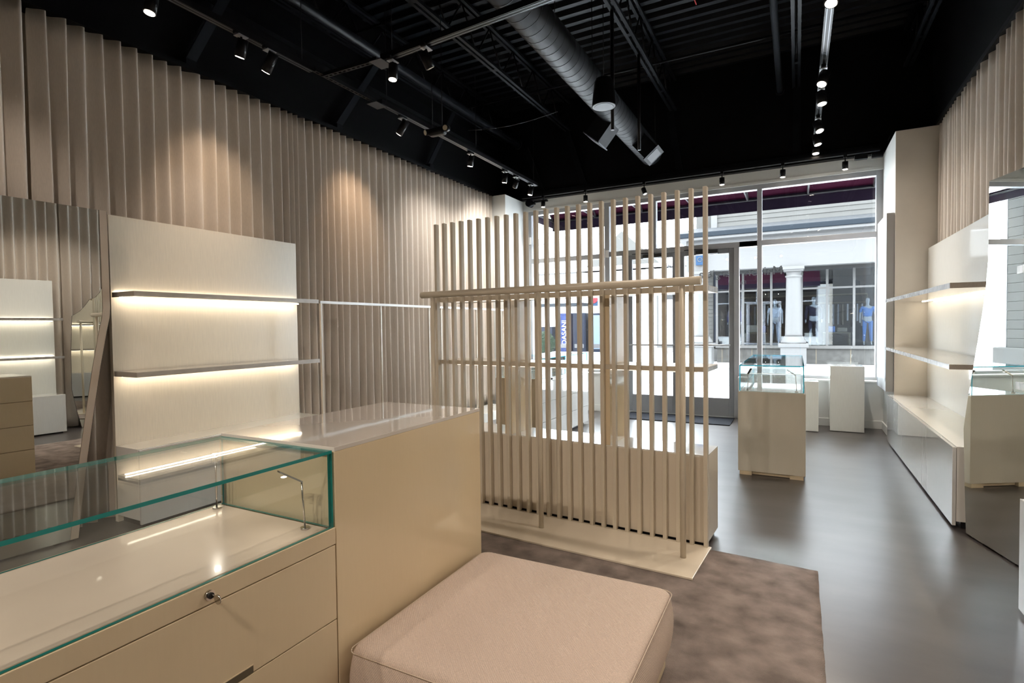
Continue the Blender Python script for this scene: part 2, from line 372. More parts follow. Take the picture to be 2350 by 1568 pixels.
# ------------------------------------------------------------------ curtains
def curtain(edges, x0, side, z0, z1, label, seed, amp=.034):
    rr = random.Random(seed); bm = B(); N = 12; rows = 12; KN = [0, .09, .19, .30, .42, .54, .65, .72, .78, .83, .89, .95]
    xs = []
    for i in range(len(edges)-1):
        for k in range(N): xs.append((edges[i]+(edges[i+1]-edges[i])*KN[k], (i+KN[k])))
    xs.append((edges[-1], len(edges)-1))
    ph = [rr.uniform(-1, 1) for _ in range(len(edges)+2)]; ph2 = [rr.uniform(-1, 1) for _ in range(len(edges)+2)]; am = [rr.uniform(.75, 1.2) for _ in range(len(edges)+2)]
    for q in (0, -1, -2, -3): ph[q] = 0; ph2[q] = 0
    grid = []
    for r in range(rows+1):
        f = r/rows; z = z1+(z0-z1)*f; row = []
        for (yy, u) in xs:
            i = int(min(u, len(edges)-1)); t = u-i
            a = amp*(am[i]*(1-t)+am[i+1]*t)*(1+.25*f)
            o = (ph[i]*(1-t)+ph[i+1]*t)*.03*(f**1.3)+(ph2[i]*(1-t)+ph2[i+1]*t)*.008*math.sin(f*5)
            fr_ = u % 1.0; w = (1-math.cos(PI*fr_/.74))-1 if fr_ < .74 else math.cos(PI*(fr_-.74)/.26)
            dz = .0
            row.append(bm.verts.new((x0+side*a*w+side*.006*math.sin(7*f+ph[i]*3), yy+o+side*0, z)))
        grid.append(row)
    for r in range(rows):
        for i in range(len(xs)-1):
            f = bm.faces.new((grid[r][i], grid[r][i+1], grid[r+1][i+1], grid[r+1][i])); f.smooth = True
    o = ob('curtain', bm, 'curtain'); tag(o, label, 'curtain')
    md = o.modifiers.new('sub', 'SUBSURF'); md.levels = 1; md.render_levels = 1
    md = o.modifiers.new('thick', 'SOLIDIFY'); md.thickness = .003
    return o
def fill(a, b, n):
    return [a+(b-a)*i/n for i in range(n+1)]
ce = [1.68, 1.79, 1.9, 2.01, 2.12, 2.23, 2.34, 2.45, 2.56, 2.66, 2.83, 2.94, 3.05, 3.15, 3.27, 3.37, 3.49, 3.59, 3.66]
ce2 = [3.67, 3.72, 3.78, 3.88, 3.97, 4.07, 4.15, 4.24, 4.34, 4.45, 4.55, 4.66, 4.79, 4.91, 5.01, 5.12, 5.23, 5.35, 5.46, 5.56, 5.67]
ce3 = [5.69, 5.77, 5.87, 5.97, 6.08, 6.17, 6.27, 6.38, 6.48, 6.57, 6.68, 6.78, 6.89] + fill(6.99, 7.6, 6)
ZC = 3.435
curtain(fill(.2, 1.66, 13), -4.35, 1, .02, ZC, 'beige pleated curtain panel at the far left behind the tall mirror', 1)
curtain(ce, -4.35, 1, .02, ZC, 'beige pleated curtain panel behind the lit shelf unit on the left', 2)
curtain(ce2, -4.35, 1, .02, ZC, 'pale pleated curtain panel behind the nearer garment rail', 3)
curtain(ce3, -4.35, 1, .16, ZC, 'pale pleated curtain panel next to the left pier by the window', 4)
rc = [7.27, 7.17, 7.08, 6.98, 6.90, 6.8, 6.7, 6.6, 6.51, 6.39, 6.27, 6.16, 6.06, 5.94][::-1]
rc2 = fill(3.4, 4.73, 11)+[4.83, 4.96, 5.07, 5.19, 5.3, 5.45, 5.6, 5.77, 5.92]
curtain(rc, 1.36, -1, .02, ZC, 'beige pleated curtain panel on the right wall beside the pier', 5)
curtain(rc2, 1.36, -1, .02, ZC, 'beige pleated curtain panel above the right shelf unit and mirror', 6)
curtain(fill(.3, 3.38, 26), 1.36, -1, .02, ZC, 'beige pleated curtain on the right wall behind the nearer shelf unit', 7)
tag(box('curtain_track', -4.40, -4.30, .1, 7.66, 3.436, 3.475, 'black_steel'), 'black curtain track along the top of the left curtains', 'curtain track')
tag(box('curtain_track', 1.31, 1.41, .1, 7.29, 3.436, 3.475, 'black_steel'), 'black curtain track along the top of the right curtains', 'curtain track')

# ------------------------------------------------------------------ wall shelf units
def wall_unit(label, xf, xp, y0, y1, zt, doors, front_mat, side, shelves, base_z, xs_front, pmat='panel_fabric', topglow=True, led=True):
    """xf base front x, xp panel face x; side=+1 panel behind at larger x"""
    t = thing('wall_shelf_unit', label, 'shelf unit', ((xf+xp)/2, (y0+y1)/2, 0))
    ox, oy = t.location.x, t.location.y
    def bb(nm, x0, x1, a, b_, z0, z1, m, p=None, bev=0):
        bm = B(); bx(bm, x0-ox, x1-ox, a-oy, b_-oy, z0, z1, bev); return ob(nm, bm, m, p or t)
    bb('back_panel', xp, xp+side*.035, y0, y1, .0, zt, pmat)
    bb('cabinet_body', xf+side*.022, xp-side*.002, y0, y1, .05, base_z, 'white_top')
    bb('plinth', xf+side*.05, xp-side*.01, y0+.03, y1-.03, 0, .05, 'dark')
    w = (y1-y0)/doors
    for i in range(doors):
        bb('door', xf, xf+side*.02, y0+i*w+.0015, y0+(i+1)*w-.0015, .022, base_z-.004, front_mat, None, .0015)
    for (z0, z1, up_) in shelves:
        s = bb('shelf', xs_front, xp-side*.012, y0, y1, z0, z1, ['shelf_grey'])
        me = s.data; me.materials.append(M['white_top']); me.materials.append(M['shelf_edge'])
        for p in me.polygons:
            if abs(p.normal.z) > .5: p.material_index = 1
            elif abs(p.normal.x) > .5 and side > 0: p.material_index = 2
        if led:
            bm = B(); bx(bm, xp-side*.045-ox, xp-side*.057-ox, y0+.03-oy, y1-.03-oy, z0-.005, z0-.0005); ob('led_strip', bm, 'led', s)
            if up_:
                bm = B(); bx(bm, xp-side*.004-ox, xp-side*.012-ox, y0+.02-oy, y1-.02-oy, z1-.006, z1+.0005); ob('led_strip', bm, 'led', s)
    return t
wall_unit('lit wall shelf unit with two shelves on the left, beside the tall mirror', -3.96, -4.25, 2.055, 3.65, 2.165, 2, 'lacquer_grey', -1, [(1.587, 1.622, True), (1.033, 1.068, False)], .54, -3.96)
wall_unit('white glossy shelf unit on the right wall between the pier and mirror', .894, 1.25, 4.40, 7.25, 2.13, 3, 'lacquer_grey', 1, [(1.558, 1.593, False), (1.035, 1.067, False)], .536, .872, 'white_lacquer')
wall_unit('white shelf unit at the right edge of the picture, nearest the camera', 0.905, 1.25, .6, 3.25, 2.13, 3, 'lacquer_grey', 1, [(1.558, 1.593, True), (1.035, 1.067, True)], .536, .885, 'white_lacquer')

# ------------------------------------------------------------------ mirrors
def mirror(label, loc, ux, uy, band=True, right=None, tilt=0, left=None):
    t = thing('standing_mirror', label, 'mirror', loc, math.atan2(uy, ux)); t.rotation_euler = (-tilt, 0, math.atan2(uy, ux))
    left = left or [(0, 0), (-.02, .33), (-.035, .655), (.005, .85), (.055, 1.043), (.10, 1.22), (.141, 1.389), (.17, 1.54), (.187, 1.70), (.187, 2.15)]
    right = right or [(.69, 2.15), (.69, 1.50), (.684, 1.43), (.664, 1.34), (.62, 1.10), (.575, .82), (.53, .52), (.49, .22), (.464, 0)]
    def poly(lf, rt, d0, d1, mi=0):
        bm = B(); pts = lf+rt
        a = [bm.verts.new((s, d0, z+.012)) for s, z in pts]; c = [bm.verts.new((s, d1, z+.012)) for s, z in pts]
        bm.faces.new(a); bm.faces.new(c[::-1])
        for i in range(len(pts)): j = (i+1) % len(pts); bm.faces.new((a[i], c[i], c[j], a[j]))
        return bm
    # +local y is behind when looking along; viewer side is -y
    def off(lst, e): return [(s+e, z) for s, z in lst]
    ob('backing', poly(off(left, -.004), off(right, .004 if not band else .006), .004, .03), 'mirror_edge', t)
    rin = off(right, -.045) if band else right
    ob('mirror_glass', poly(left, rin, -.004, .004), ['mirror'], t)
    if band: ob('bevelled_band', poly(off(rin, .002)[::-1], right, -.006, .004), 'band', t)
    box('foot', .06, .16, -.0, .10, -.0, .02, 'dark', t); box('foot', .34, .44, -.0, .10, 0, .02, 'dark', t)
    box('rear_strut', .32, .36, .03, .06, .02, 1.3, 'dark', t)
    return t
# left: viewer's right is +y, glass faces +x  -> local x along +y, local -y must point to +x : rotate +90deg
mirror('tall kinked mirror standing against the curtain at the left edge', (-4.154, 1.297, 0), .05, 1, tilt=.005, left=[(-.02, 0), (0, 1.1), (.02, 2.15)])
a = Vector((.949, 4.307, 0)); bq = Vector((1.073, 3.86, 0)); u = (bq-a).normalized()
mirror('tall kinked mirror at the right edge reflecting the display case', (a.x, a.y, 0), u.x, u.y, band=False, right=[(.50, 2.15), (.56, 1.97), (.62, 1.89), (.686, 1.86), (.74, 1.77), (.80, 1.69), (.892, 1.62), (.92, 1.1), (.926, .55), (.88, .25), (.83, 0)])

# ------------------------------------------------------------------ glass case helper
def glass_pane(bm, x0, x1, y0, y1, z0, z1):
    """thin box; the two broad faces slot 0 (clear), the narrow ones slot 1 (edge)"""
    fs = bx(bm, x0, x1, y0, y1, z0, z1)
    dims = (abs(x1-x0), abs(y1-y0), abs(z1-z0)); k = dims.index(min(dims))
    bm.normal_update()
    for f in fs:
        nn = [abs(c) for c in f.normal]
        f.material_index = 0 if nn.index(max(nn)) == k else 1
def vitrine(parent, x0, x1, y0, y1, z0, z1, edge='glass_edge', t=.008, o=(0, 0)):
    def g(*a):
        bm = B(); glass_pane(bm, a[0]-o[0], a[1]-o[0], a[2]-o[1], a[3]-o[1], a[4], a[5]); return ob('glass_pane', bm, ['glass_case', edge], parent)
    g(x0, x1, y0, y1, z1-t, z1)
    g(x1-t, x1, y0, y1, z0, z1-t); g(x0, x0+t, y0, y1, z0, z1-t)
    g(x0+t, x1-t, y0, y0+t, z0, z1-t); g(x0+t, x1-t, y1-t, y1, z0, z1-t)
def case_light(parent, x, y, z, h, dx, dy, o=(0, 0), col='case_led', energy=1.2):
    x -= o[0]; y -= o[1]
    bm = B(); cyl(bm, (x, y, z), (x, y, z+.006), .014); cyl(bm, (x, y, z+.006), (x+dx*.02, y+dy*.02, z+h), .003, seg=8)
    s = ob('case_light', bm, 'chrome', parent)
    d = Vector((dx, dy, 0)).normalized(); p = Vector((x+dx*.02, y+dy*.02, z+h))
    bm = B(); q = Vector((-d.y, d.x, 0)); e = p+d*.07+Vector((0, 0, .045)); up_ = Vector((0, 0, .006)); vs = []
    for pt in (p, e):
        for sgn in (-1, 1):
            for uu in (0, 1): vs.append(bm.verts.new(pt+q*.010*sgn+up_*uu))
    for f in ((0, 1, 3, 2), (4, 6, 7, 5), (0, 4, 5, 1), (2, 3, 7, 6), (1, 5, 7, 3), (0, 2, 6, 4)): bm.faces.new([vs[i] for i in f])
    ob('lamp_head', bm, 'chrome', s)
    bm = B(); c = p+d*.055+Vector((0, 0, .034)); bx(bm, c.x-.006, c.x+.006, c.y-.006, c.y+.006, c.z-.007, c.z-.004); ob('lamp_lens', bm, col, s)
    if energy: lamp(s, 'SPOT', c+Vector((0, 0, -.012)), energy, (1, .9, .76), .01, aim=(d.x*.6, d.y*.6, -1), angle=120, blend=1)
    return s

# ------------------------------------------------------------------ foreground counter
CX, CB = -1.31, -1.88
ct = thing('display_counter', 'cream lacquered counter with long glass case in the left foreground', 'counter', (-1.6, 1.0, 0))
o = (-1.6, 1.0)
def cb(nm, x0, x1, y0, y1, z0, z1, m, p=None, bev=0):
    bm = B(); bx(bm, x0-o[0], x1-o[0], y0-o[1], y1-o[1], z0, z1, bev); return ob(nm, bm, m, p or ct)
cb('solid_block', CB, CX, 1.258, 2.155, .02, .955, 'cream', None, .002)
cb('block_top', CB, CX, 1.258, 2.155, .9552, .969, 'cream_top', None, .001)
cb('plinth', CB+.03, CX-.03, -.9, 2.12, .0125, .0198, 'dark')
# carcass under glass
cb('carcass', CB+.02, CX-.02, -.95, 1.256, .02, .70, 'gap')
cb('case_deck', CB+.012, CX-.02, -.95, 1.236, .7002, .713, 'deck_cream', None, .001)
cb('top_frame', CX-.0195, CX, -.95, 1.256, .658, .7115, 'cream_matte', None, .0015)
cb('back_panel', CB, CB+.0195, -.95, 1.256, .02, .7115, 'cream_matte', None, .0015)
for (z0, z1) in ((.416, .655), (.176, .413), (.03, .173)):
    for (y0, y1) in ((.0, 1.2535), (-.95, -.003)):
        d = cb('drawer', CX-.0195, CX, y0, y1, z0, z1, 'cream_matte', None, .0015)
        if z0 > .4:
            cb('finger_pull', CX-.002, CX+.0006, y0+.35, y0+.95, z0, z0+.02, 'gap', d)
            cb('pull_lip', CX-.0005, CX+.001, y0+.344, y0+.95, z0+.019, z0+.022, 'cream_matte', d)
for k in range(4):   # four drawer fronts on the staff side (seen in the mirror)
    cb('drawer', CB-.018, CB-.001, 1.262, 2.15, .06+k*.225, .06+(k+1)*.225-.004, 'cream_matte', None, .0015)
    if k < 3: cb('drawer', CB-.018, CB-.001, -.9, 1.256, .04+k*.215, .04+(k+1)*.215-.004, 'cream_matte', None, .0015)
lk = B(); cyl(lk, (CX-o[0], .831-o[1], .683), (CX+.008-o[0], .831-o[1], .683), .0125, seg=20); lk_o = ob('lock', lk, 'chrome', ct)
bm = B(); cyl(bm, (CX+.008-o[0], .831-o[1], .683), (CX+.011-o[0], .831-o[1], .683), .008, seg=16); ob('keyhole', bm, 'dark', lk_o)
bm = B(); bx(bm, CX+.008-o[0], CX+.030-o[0], .831-o[1]-.001, .831-o[1]+.001, .679, .687); cyl(bm, (CX+.036-o[0], .8295-o[1], .679), (CX+.036-o[0], .8325-o[1], .679), .012, seg=18); ob('key', bm, 'chrome', lk_o)
vitrine(ct, CB+.01, CX-.003, -.9, 1.25, .7135, .961, 'glass_edge', .010, o)
case_light(ct, -1.385, 1.20, .7135, .15, -.12, -.35, o, energy=.45)
case_light(ct, -1.83, 1.20, .7135, .17, .35, -.25, o, energy=.45)
case_light(ct, -1.83, -.5, .7135, .17, .35, .25, o, energy=.45)
case_light(ct, -1.385, -.5, .7135, .15, -.2, .3, o, energy=.45)

# ------------------------------------------------------------------ ottoman
ot = thing('ottoman', 'square upholstered pale pink-beige ottoman beside the counter', 'ottoman', (-.855, 1.70, 0))
def cushion(hx, hy, z0, z1, r, puff):
    bm = B(); n = 28; K = 8
    prof = []
    H = z1-z0
    # superellipse-ish rounded box sampled as rings
    def ring(sx, sy, z, rc):
        v = []
        for c, (cx, cy_) in enumerate(((1, 1), (-1, 1), (-1, -1), (1, -1))):
            for k in range(7):
                t = c*PI/2+k/6*PI/2
                v.append((cx*(sx-rc)+rc*math.cos(t), cy_*(sy-rc)+rc*math.sin(t), z))
        return v
    rings = []
    rings.append(ring(hx-.012, hy-.012, z0, .03))
    for k in range(9):
        f = k/8; b_ = math.sin(PI*f)*.010
        rings.append(ring(hx-.008+b_, hy-.008+b_, z0+.012+f*(H-.04), .035))
    for k in range(1, 6):
        t = k/5*PI/2
        rings.append(ring(hx-.008-.03*(1-math.cos(t)), hy-.008-.03*(1-math.cos(t)), z1-.028+.028*math.sin(t)*.9, .04))
    for k in range(1, 7):
        f = k/7; rings.append(ring((hx-.038)*(1-f), (hy-.038)*(1-f), z1-.0028+puff*math.sin(f*PI/2), .04*(1-f)+.001))
    vr = [[bm.verts.new(p) for p in r_] for r_ in rings]
    for i in range(len(vr)-1):
        for j in range(28):
            k = (j+1) % 28; f = bm.faces.new((vr[i][j], vr[i][k], vr[i+1][k], vr[i+1][j])); f.smooth = True
    bm.faces.new(vr[0][::-1]); bm.faces.new(vr[-1])
    return bm
ob('cushion', cushion(.435, .435, .095, .325, .04, .010), 'ottoman_fabric', ot)
box('plinth', -.405, .405, -.405, .405, .013, .096, 'cream_matte', ot, .004)
bm = B()
e = .431; zz = .305; rc_ = .035; pts = []
for c, (cx, cy_) in enumerate(((1, 1), (-1, 1), (-1, -1), (1, -1))):
    for k in range(7):
        tt = c*PI/2+k/6*PI/2; pts.append((cx*(e-rc_)+rc_*math.cos(tt), cy_*(e-rc_)+rc_*math.sin(tt), zz))
tube(bm, pts+[pts[0]], .002, 6); ob('seam', bm, 'piping', ot)

# ------------------------------------------------------------------ rug
def rug():
    bm = B(); c = [(-3.0, .2), (.09, .2), (.104, 3.31), (-3.0, 3.545)]
    nx, ny = 60, 60; g = []
    for i in range(nx+1):
        row = []
        for j in range(ny+1):
            u, v = i/nx, j/ny
            x = (1-v)*((1-u)*c[0][0]+u*c[1][0])+v*((1-u)*c[3][0]+u*c[2][0]); y = (1-v)*((1-u)*c[0][1]+u*c[1][1])+v*((1-u)*c[3][1]+u*c[2][1])
            ed = min(u, 1-u, v, 1-v); z = .012 if ed > .001 else .009
            if ed < .001: x += R.uniform(-.002, .002); y += R.uniform(-.002, .002)
            row.append(bm.verts.new((x, y, z)))
        g.append(row)
    for i in range(nx):
        for j in range(ny):
            f = bm.faces.new((g[i][j], g[i+1][j], g[i+1][j+1], g[i][j+1])); f.smooth = True
    bd = [g[i][0] for i in range(nx+1)]+[g[nx][j] for j in range(1, ny+1)]+[g[i][ny] for i in range(nx-1, -1, -1)]+[g[0][j] for j in range(ny-1, 0, -1)]
    lo = [bm.verts.new((v.co.x, v.co.y, 0)) for v in bd]
    for i in range(len(bd)):
        j = (i+1) % len(bd); bm.faces.new((bd[i], lo[i], lo[j], bd[j])).material_index = 1
    o = ob('rug', bm, ['rug', 'rug_edge']); return tag(o, 'mottled taupe pile rug under the ottoman and slatted screen', 'rug')
rug()

# ------------------------------------------------------------------ slatted partition (local x = along screen, y = away from camera)
th = -0.07023
sc = thing('slatted_partition', 'cream slatted screen with a hanging bar in the middle of the shop', 'partition', (-.48, 3.363, 0), th)
box('base_plate', -2.03, .035, -.468, -.004, .0125, .024, 'plate', sc, .002)
for i in range(26):
    s = -2.018+i*.081
    box('slat', s-.0115, s+.0115, -.030, .006, .024, 2.15, 'slat_paint', sc, .0015)
bm = B(); bx(bm, -2.02, .01, .012, .315, .032, .553, .002); ob('cabinet_body', bm, 'plate', sc)
box('cabinet_top', -2.02, .01, .012, .315, .5532, .562, 'white_top', sc, .001)
box('plinth', -2.0, -.01, .04, .295, 0, .032, 'dark', sc)
for z0, z1 in ((1.545, 1.58), (1.062, 1.092)):
    s = box('shelf', -2.02, .012, .0065, .305, z0, z1, 'slat_paint', sc, .001)
    box('end_cap', .012, .014, .03, .30, z0+.003, z1-.003, 'shelf_edge', s)
    box('led_strip', -1.9, -.05, .02, .03, z0-.006, z0-.0005, 'led_dim' if 'led_dim' in M else 'lens_off', s)
for s in (-1.385, -.63):
    box('upright_panel', s-.03, s+.03, .007, .30, .562, 1.062, 'cream', sc, .002)
    box('upright_panel', s-.03, s+.03, .007, .30, 1.092, 1.545, 'cream', sc, .002)
bm = B(); cyl(bm, (-1.985, -.232, 1.589), (.03, -.232, 1.589), .024, seg=24); ob('hanging_bar', bm, 'slat_paint', sc)
for s in (-1.88, -.99, -.072):
    bm = B(); cyl(bm, (s, -.232, .024), (s, -.232, 1.57), .0165, seg=20); ob('pole', bm, 'slat_paint', sc)

# ------------------------------------------------------------------ garment rails on the left wall
def rail(y0, y1, posts, label, z0=0.0):
    t = thing('garment_rail', label, 'clothes rail', (-3.96, (y0+y1)/2, z0)); oy = (y0+y1)/2
    box('top_rail', -.012, .012, y0-oy, y1-oy, 1.585-z0, 1.612-z0, 'white_metal', t, .002)
    for y in posts:
        box('post', -.010, .010, y-.010-oy, y+.010-oy, .008, 1.585-z0, 'rail_beige', t, .002)
        box('foot', -.24, .012, y-.012-oy, y+.012-oy, 0, .0078, 'white_metal', t)
rail(3.66, 5.45, (3.675, 4.50, 5.36), 'thin white garment rail against the curtain, right beside the lit shelves')
rail(5.50, 7.30, (5.614, 6.464, 7.25), 'thin white garment rail behind the slatted screen, nearer the window', .13)
tag(box('low_platform', -4.28, -3.86, 5.48, 7.4, 0, .13, 'white_top', bev=.003), 'low white platform along the foot of the left curtain', 'platform')

# ------------------------------------------------------------------ second counter (behind the screen)
X0, X1 = -3.11, -2.535
c2 = thing('display_counter', 'grey-white drawer counter with a glass case, seen through the slats', 'counter', (-2.82, 6.27, 0)); o = (-2.82, 6.27)
def cc(nm, x0, x1, y0, y1, z0, z1, m, p=None, bev=0):
    bm = B(); bx(bm, x0-o[0], x1-o[0], y0-o[1], y1-o[1], z0, z1, bev); return ob(nm, bm, m, p or c2)
cc('carcass', X0+.0, X1-.0205, 5.512, 7.03, .03, .7515, 'white_lacquer')
cc('end_panel', X0, X1, 5.49, 5.5115, .03, .7515, 'cream_matte')
cc('plinth', X0+.05, X1-.05, 5.53, 7.0, 0, .03, 'dark')
for (y0, y1) in ((5.5125, 6.245), (6.25, 7.04)):
    cc('top_frame', X1-.02, X1, y0, y1, .709, .7515, 'white_lacquer', None, .001)
    for z0, z1 in ((.478, .704), (.255, .474), (.04, .251)):
        d = cc('drawer', X1-.02, X1, y0, y1, z0, z1, 'lacquer_grey', None, .001)
        if y0 < 6: cc('finger_pull', X1-.001, X1+.0015, 5.98, 6.08, z0, z0+.016, 'gap', d)
bm = B(); cyl(bm, (X1-o[0], 5.80-o[1], .73), (X1+.012-o[0], 5.80-o[1], .73), .012, seg=14); ob('lock', bm, 'dark', c2)
vitrine(c2, X0+.01, X1-.004, 5.495, 6.245, .752, .975, 'glass_edge_blue', .008, o)
vitrine(c2, X0+.01, X1-.004, 6.252, 7.03, .752, .975, 'glass_edge_blue', .008, o)

# ------------------------------------------------------------------ third display case, right of centre
c3 = thing('display_case', 'tall cream plinth with a glass display case on top, right of centre', 'display case', (-.195, 6.07, 0)); o = (-.195, 6.07)
def c3b(nm, x0, x1, y0, y1, z0, z1, m, p=None, bev=0):
    bm = B(); bx(bm, x0-o[0], x1-o[0], y0-o[1], y1-o[1], z0, z1, bev); return ob(nm, bm, m, p or c3)
c3b('body', -.463, .07, 5.2, 6.95, .035, .742, 'case_cream', None, .002)
c3b('plinth', -.44, .05, 5.235, 6.92, .004, .035, 'cream_matte')
c3b('foot', -.05, .055, 5.205, 5.30, 0, .034, 'cream_matte')
c3b('foot', -.45, -.35, 5.205, 5.30, 0, .034, 'cream_matte')
c3b('case_deck', -.45, .057, 5.212, 6.94, .7422, .748, 'white_top')
vitrine(c3, -.452, .058, 5.21, 6.945, .7482, .979, 'glass_edge_blue', .008, o)
for x, dx in ((-.39, .1), (-.0, -.35)): case_light(c3, x, 5.30, .7485, .14, dx, .3 if dx > 0 else .12, o, energy=0)
bm = B(); glass_pane(bm, -.43-o[0], .04-o[0], 5.9-o[1], 6.9-o[1], .845, .851); ob('glass_shelf', bm, ['glass_case', 'acrylic'], c3)

# pedestals by the window
p = tag(box('pedestal', .367, .727, 7.74, 8.09, .006, .808, 'white_lacquer', bev=.002), 'taller white square pedestal by the window, next to the right pier', 'pedestal')
p = tag(box('pedestal', -.11, .24, 7.60, 7.95, .006, .62, 'white_lacquer', bev=.002), 'shorter white square pedestal half hidden behind the display case', 'pedestal')
for (a, b_, c_, d_) in ((.387, .707, 7.76, 8.07), (-.09, .22, 7.62, 7.93)):
    pass
# window boards
bm = B(); bx(bm, .885, .957, 7.31, 8.05, .56, 2.555, .002); wbo = ob('window_board', bm, ['board_side']); tag(wbo, 'framed print board hung on the right pier, edge to the window', 'board')
box('print', .8835, .885, 7.315, 8.045, .565, 2.55, 'print', wbo)
bm = B(); bx(bm, -4.088, -4.05, 7.66, 8.10, .62, 2.58, .002); wbo = ob('window_board', bm, ['plastic_white']); tag(wbo, 'pale board hung on the left pier beside the window', 'board')
box('print', -4.05, -4.0485, 7.665, 8.095, .625, 2.575, 'white_lacquer', wbo)

# ------------------------------------------------------------------ ceiling steel, ducts, services
def joist(x, label, y0=-1.5, y1=8.2):
    t = thing('ceiling_joist', label, 'joist', (x, (y0+y1)/2, 4.46)); oy = (y0+y1)/2
    for dx in (-.048, .014):
        box('bottom_chord', dx, dx+.034, y0-oy, y1-oy, 0, .035, 'steel_dark', t)
    for dx in (-.048, .014):
        box('top_chord', dx, dx+.034, y0-oy, y1-oy, .43, .465, 'steel_dark', t)
    bm = B(); y = y0; k = 0
    while y < y1-.3:
        tube(bm, [(0, y-oy, .02 if k % 2 else .44), (0, y+.3-oy, .44 if k % 2 else .02)], .011, 6); y += .3; k += 1
    ob('web', bm, 'black_steel', t)
    for y in (1.0, 2.6, 4.2, 5.8, 7.4): box('spacer', -.014, .014, y-oy, y-oy+.06, .002, .034, 'steel_dark', t)
for x, nm in ((-4.36, 'black bar joist nearest the left wall under the roof deck'), (-3.25, 'black bar joist over the left garment rails'), (-1.60, 'black bar joist right of the round duct'), (-.01, 'black bar joist beside the vertical run of pipe near the right track'), (1.2, 'black bar joist hidden in the dark above the right wall')):
    joist(x, nm)
def strut(p0, p1, label, w=.045):
    bm = B(); p0 = Vector(p0); p1 = Vector(p1); d = (p1-p0).normalized(); s = d.cross(Vector((0, 1, 0)) if p1.y > 8 else Vector((1, .3, 0))).normalized(); n_ = d.cross(s)
    vs = [bm.verts.new(pp+s*a_*w+n_*c_*.006) for pp in (p0, p1) for a_, c_ in ((-1, -1), (1, -1), (1, 1), (-1, 1))]
    for q in ((3, 2, 1, 0), (4, 5, 6, 7), (0, 1, 5, 4), (1, 2, 6, 5), (2, 3, 7, 6), (3, 0, 4, 7)): bm.faces.new([vs[i] for i in q])
    bx(bm, p1.x-.07, p1.x+.07, p1.y-.04, p1.y+.04, p1.z-.01, p1.z+.05)
    tag(ob('wall_strut', bm, 'steel_dark'), label, 'strut')
strut((-1.65, 8.18, 4.46), (-1.5, 8.2, 3.47), 'dark steel strut below the joist right of the duct end')
strut((-3.27, 8.18, 4.46), (-2.95, 8.2, 3.47), 'dark steel strut slanting down left of the duct end')
strut((-4.0, 8.18, 4.3), (-3.68, 8.2, 3.47), 'dark steel strut at the left end of the window wall')
strut((0, 8.18, 4.46), (0, 8.2, 3.47), 'upright dark steel strut beside the right lighting track')
strut((-4.40, 5.02, 4.46), (-4.43, 4.37, 3.50), 'slanting steel brace on the left wall above the lit shelves')
strut((-4.40, 6.65, 4.46), (-4.43, 6.03, 3.50), 'slanting steel brace on the left wall behind the emergency light')
strut((-4.40, 3.2, 4.46), (-4.43, 2.75, 3.50), 'slanting steel brace on the left wall nearest the camera')
tag(box('ledger_beam', -4.495, -4.42, YB+.1, 8.2, 4.18, 4.34, 'black_steel'), 'black ledger beam running along the left wall top', 'beam')
box('street_facade', 1.6, 9, 8.46, 8.7, 0, 5.4, 'siding', wf); box('street_facade', -13, -4.7, 8.46, 8.7, 0, 5.4, 'siding', wf); box('street_facade', -4.7, 1.6, 8.452, 8.5, 3.5, 5.4, 'siding', wf)
tag(box('header_beam', -4.4, XR-.01, 8.14, 8.235, 3.44, 3.56, 'black_steel', bev=.003), 'black steel channel along the top of the window wall', 'beam')
# round duct
def duct():
    t = thing('spiral_duct', 'dark round spiral duct crossing the ceiling toward the window', 'duct', (-1.85, 4.5, 3.78))
    bm = B(); rr = .15; cyl(bm, (0, -4.6, 0), (0, 3.36, 0), rr, seg=48)
    ob('duct_tube', bm, 'duct', t)
    bm = B(); y = -4.5
    while y < 3.3:
        cyl(bm, (0, y, 0), (0, y+.0035, 0), rr+.0018, seg=48, cap=True); y += .115
    ob('seam_rings', bm, 'dark', t, kind='stuff')
    def takeoff(y, sx, w=.26, h=.16):
        bm = B(); q = Matrix.Rotation(math.radians(-40*sx), 4, 'Y')
        b2 = B(); bx(b2, -w/2, w/2, y-.14, y+.14, -.36, -.10)
        for v in b2.verts: v.co = q @ v.co
        s = ob('takeoff_collar', b2, 'duct', t)
        b2 = B(); bx(b2, -w/2-.02, w/2+.02, y-.16, y+.16, -.372, -.36)
        for v in b2.verts: v.co = q @ v.co
        s2 = ob('grille_frame', b2, 'steel_dark' if sx > 0 else 'spk_grille', s)
        b2 = B(); bx(b2, -w/2+.02, w/2-.02, y-.12, y+.12, -.376, -.372)
        for v in b2.verts: v.co = q @ v.co
        ob('grille', b2, 'dark', s)
    takeoff(1.62, -1, .2); takeoff(2.5, 1, .2)
    for y in (-2.6, -.4, 1.2, 3.1):
        bm = B(); cyl(bm, (-.12, y, .1), (-.12, y, 1.14), .004, seg=6); cyl(bm, (.12, y, .1), (.12, y, 1.14), .004, seg=6); ob('hanger_rod', bm, 'black_steel', t)
duct()
def pipe(p0, p1, r, m, label, cat='pipe', name='pipe', flange=True):
    bm = B(); cyl(bm, p0, p1, r, seg=16)
    if flange:
        d = (Vector(p1)-Vector(p0)).normalized(); e = Vector(p1); cyl(bm, e-d*.03, e, r*1.5, seg=16)
    tag(ob(name, bm, m), label, cat)
pipe((-4.1, -1.5, 4.4), (-4.1, 8.1, 4.36), .05, 'steel_dark', 'thick dark sprinkler pipe along the left side of the ceiling')
pipe((-.20, -1.5, 4.38), (-.20, 8.0, 4.38), .035, 'steel_dark', 'dark pipe ending in a clamp beside the right lighting track')
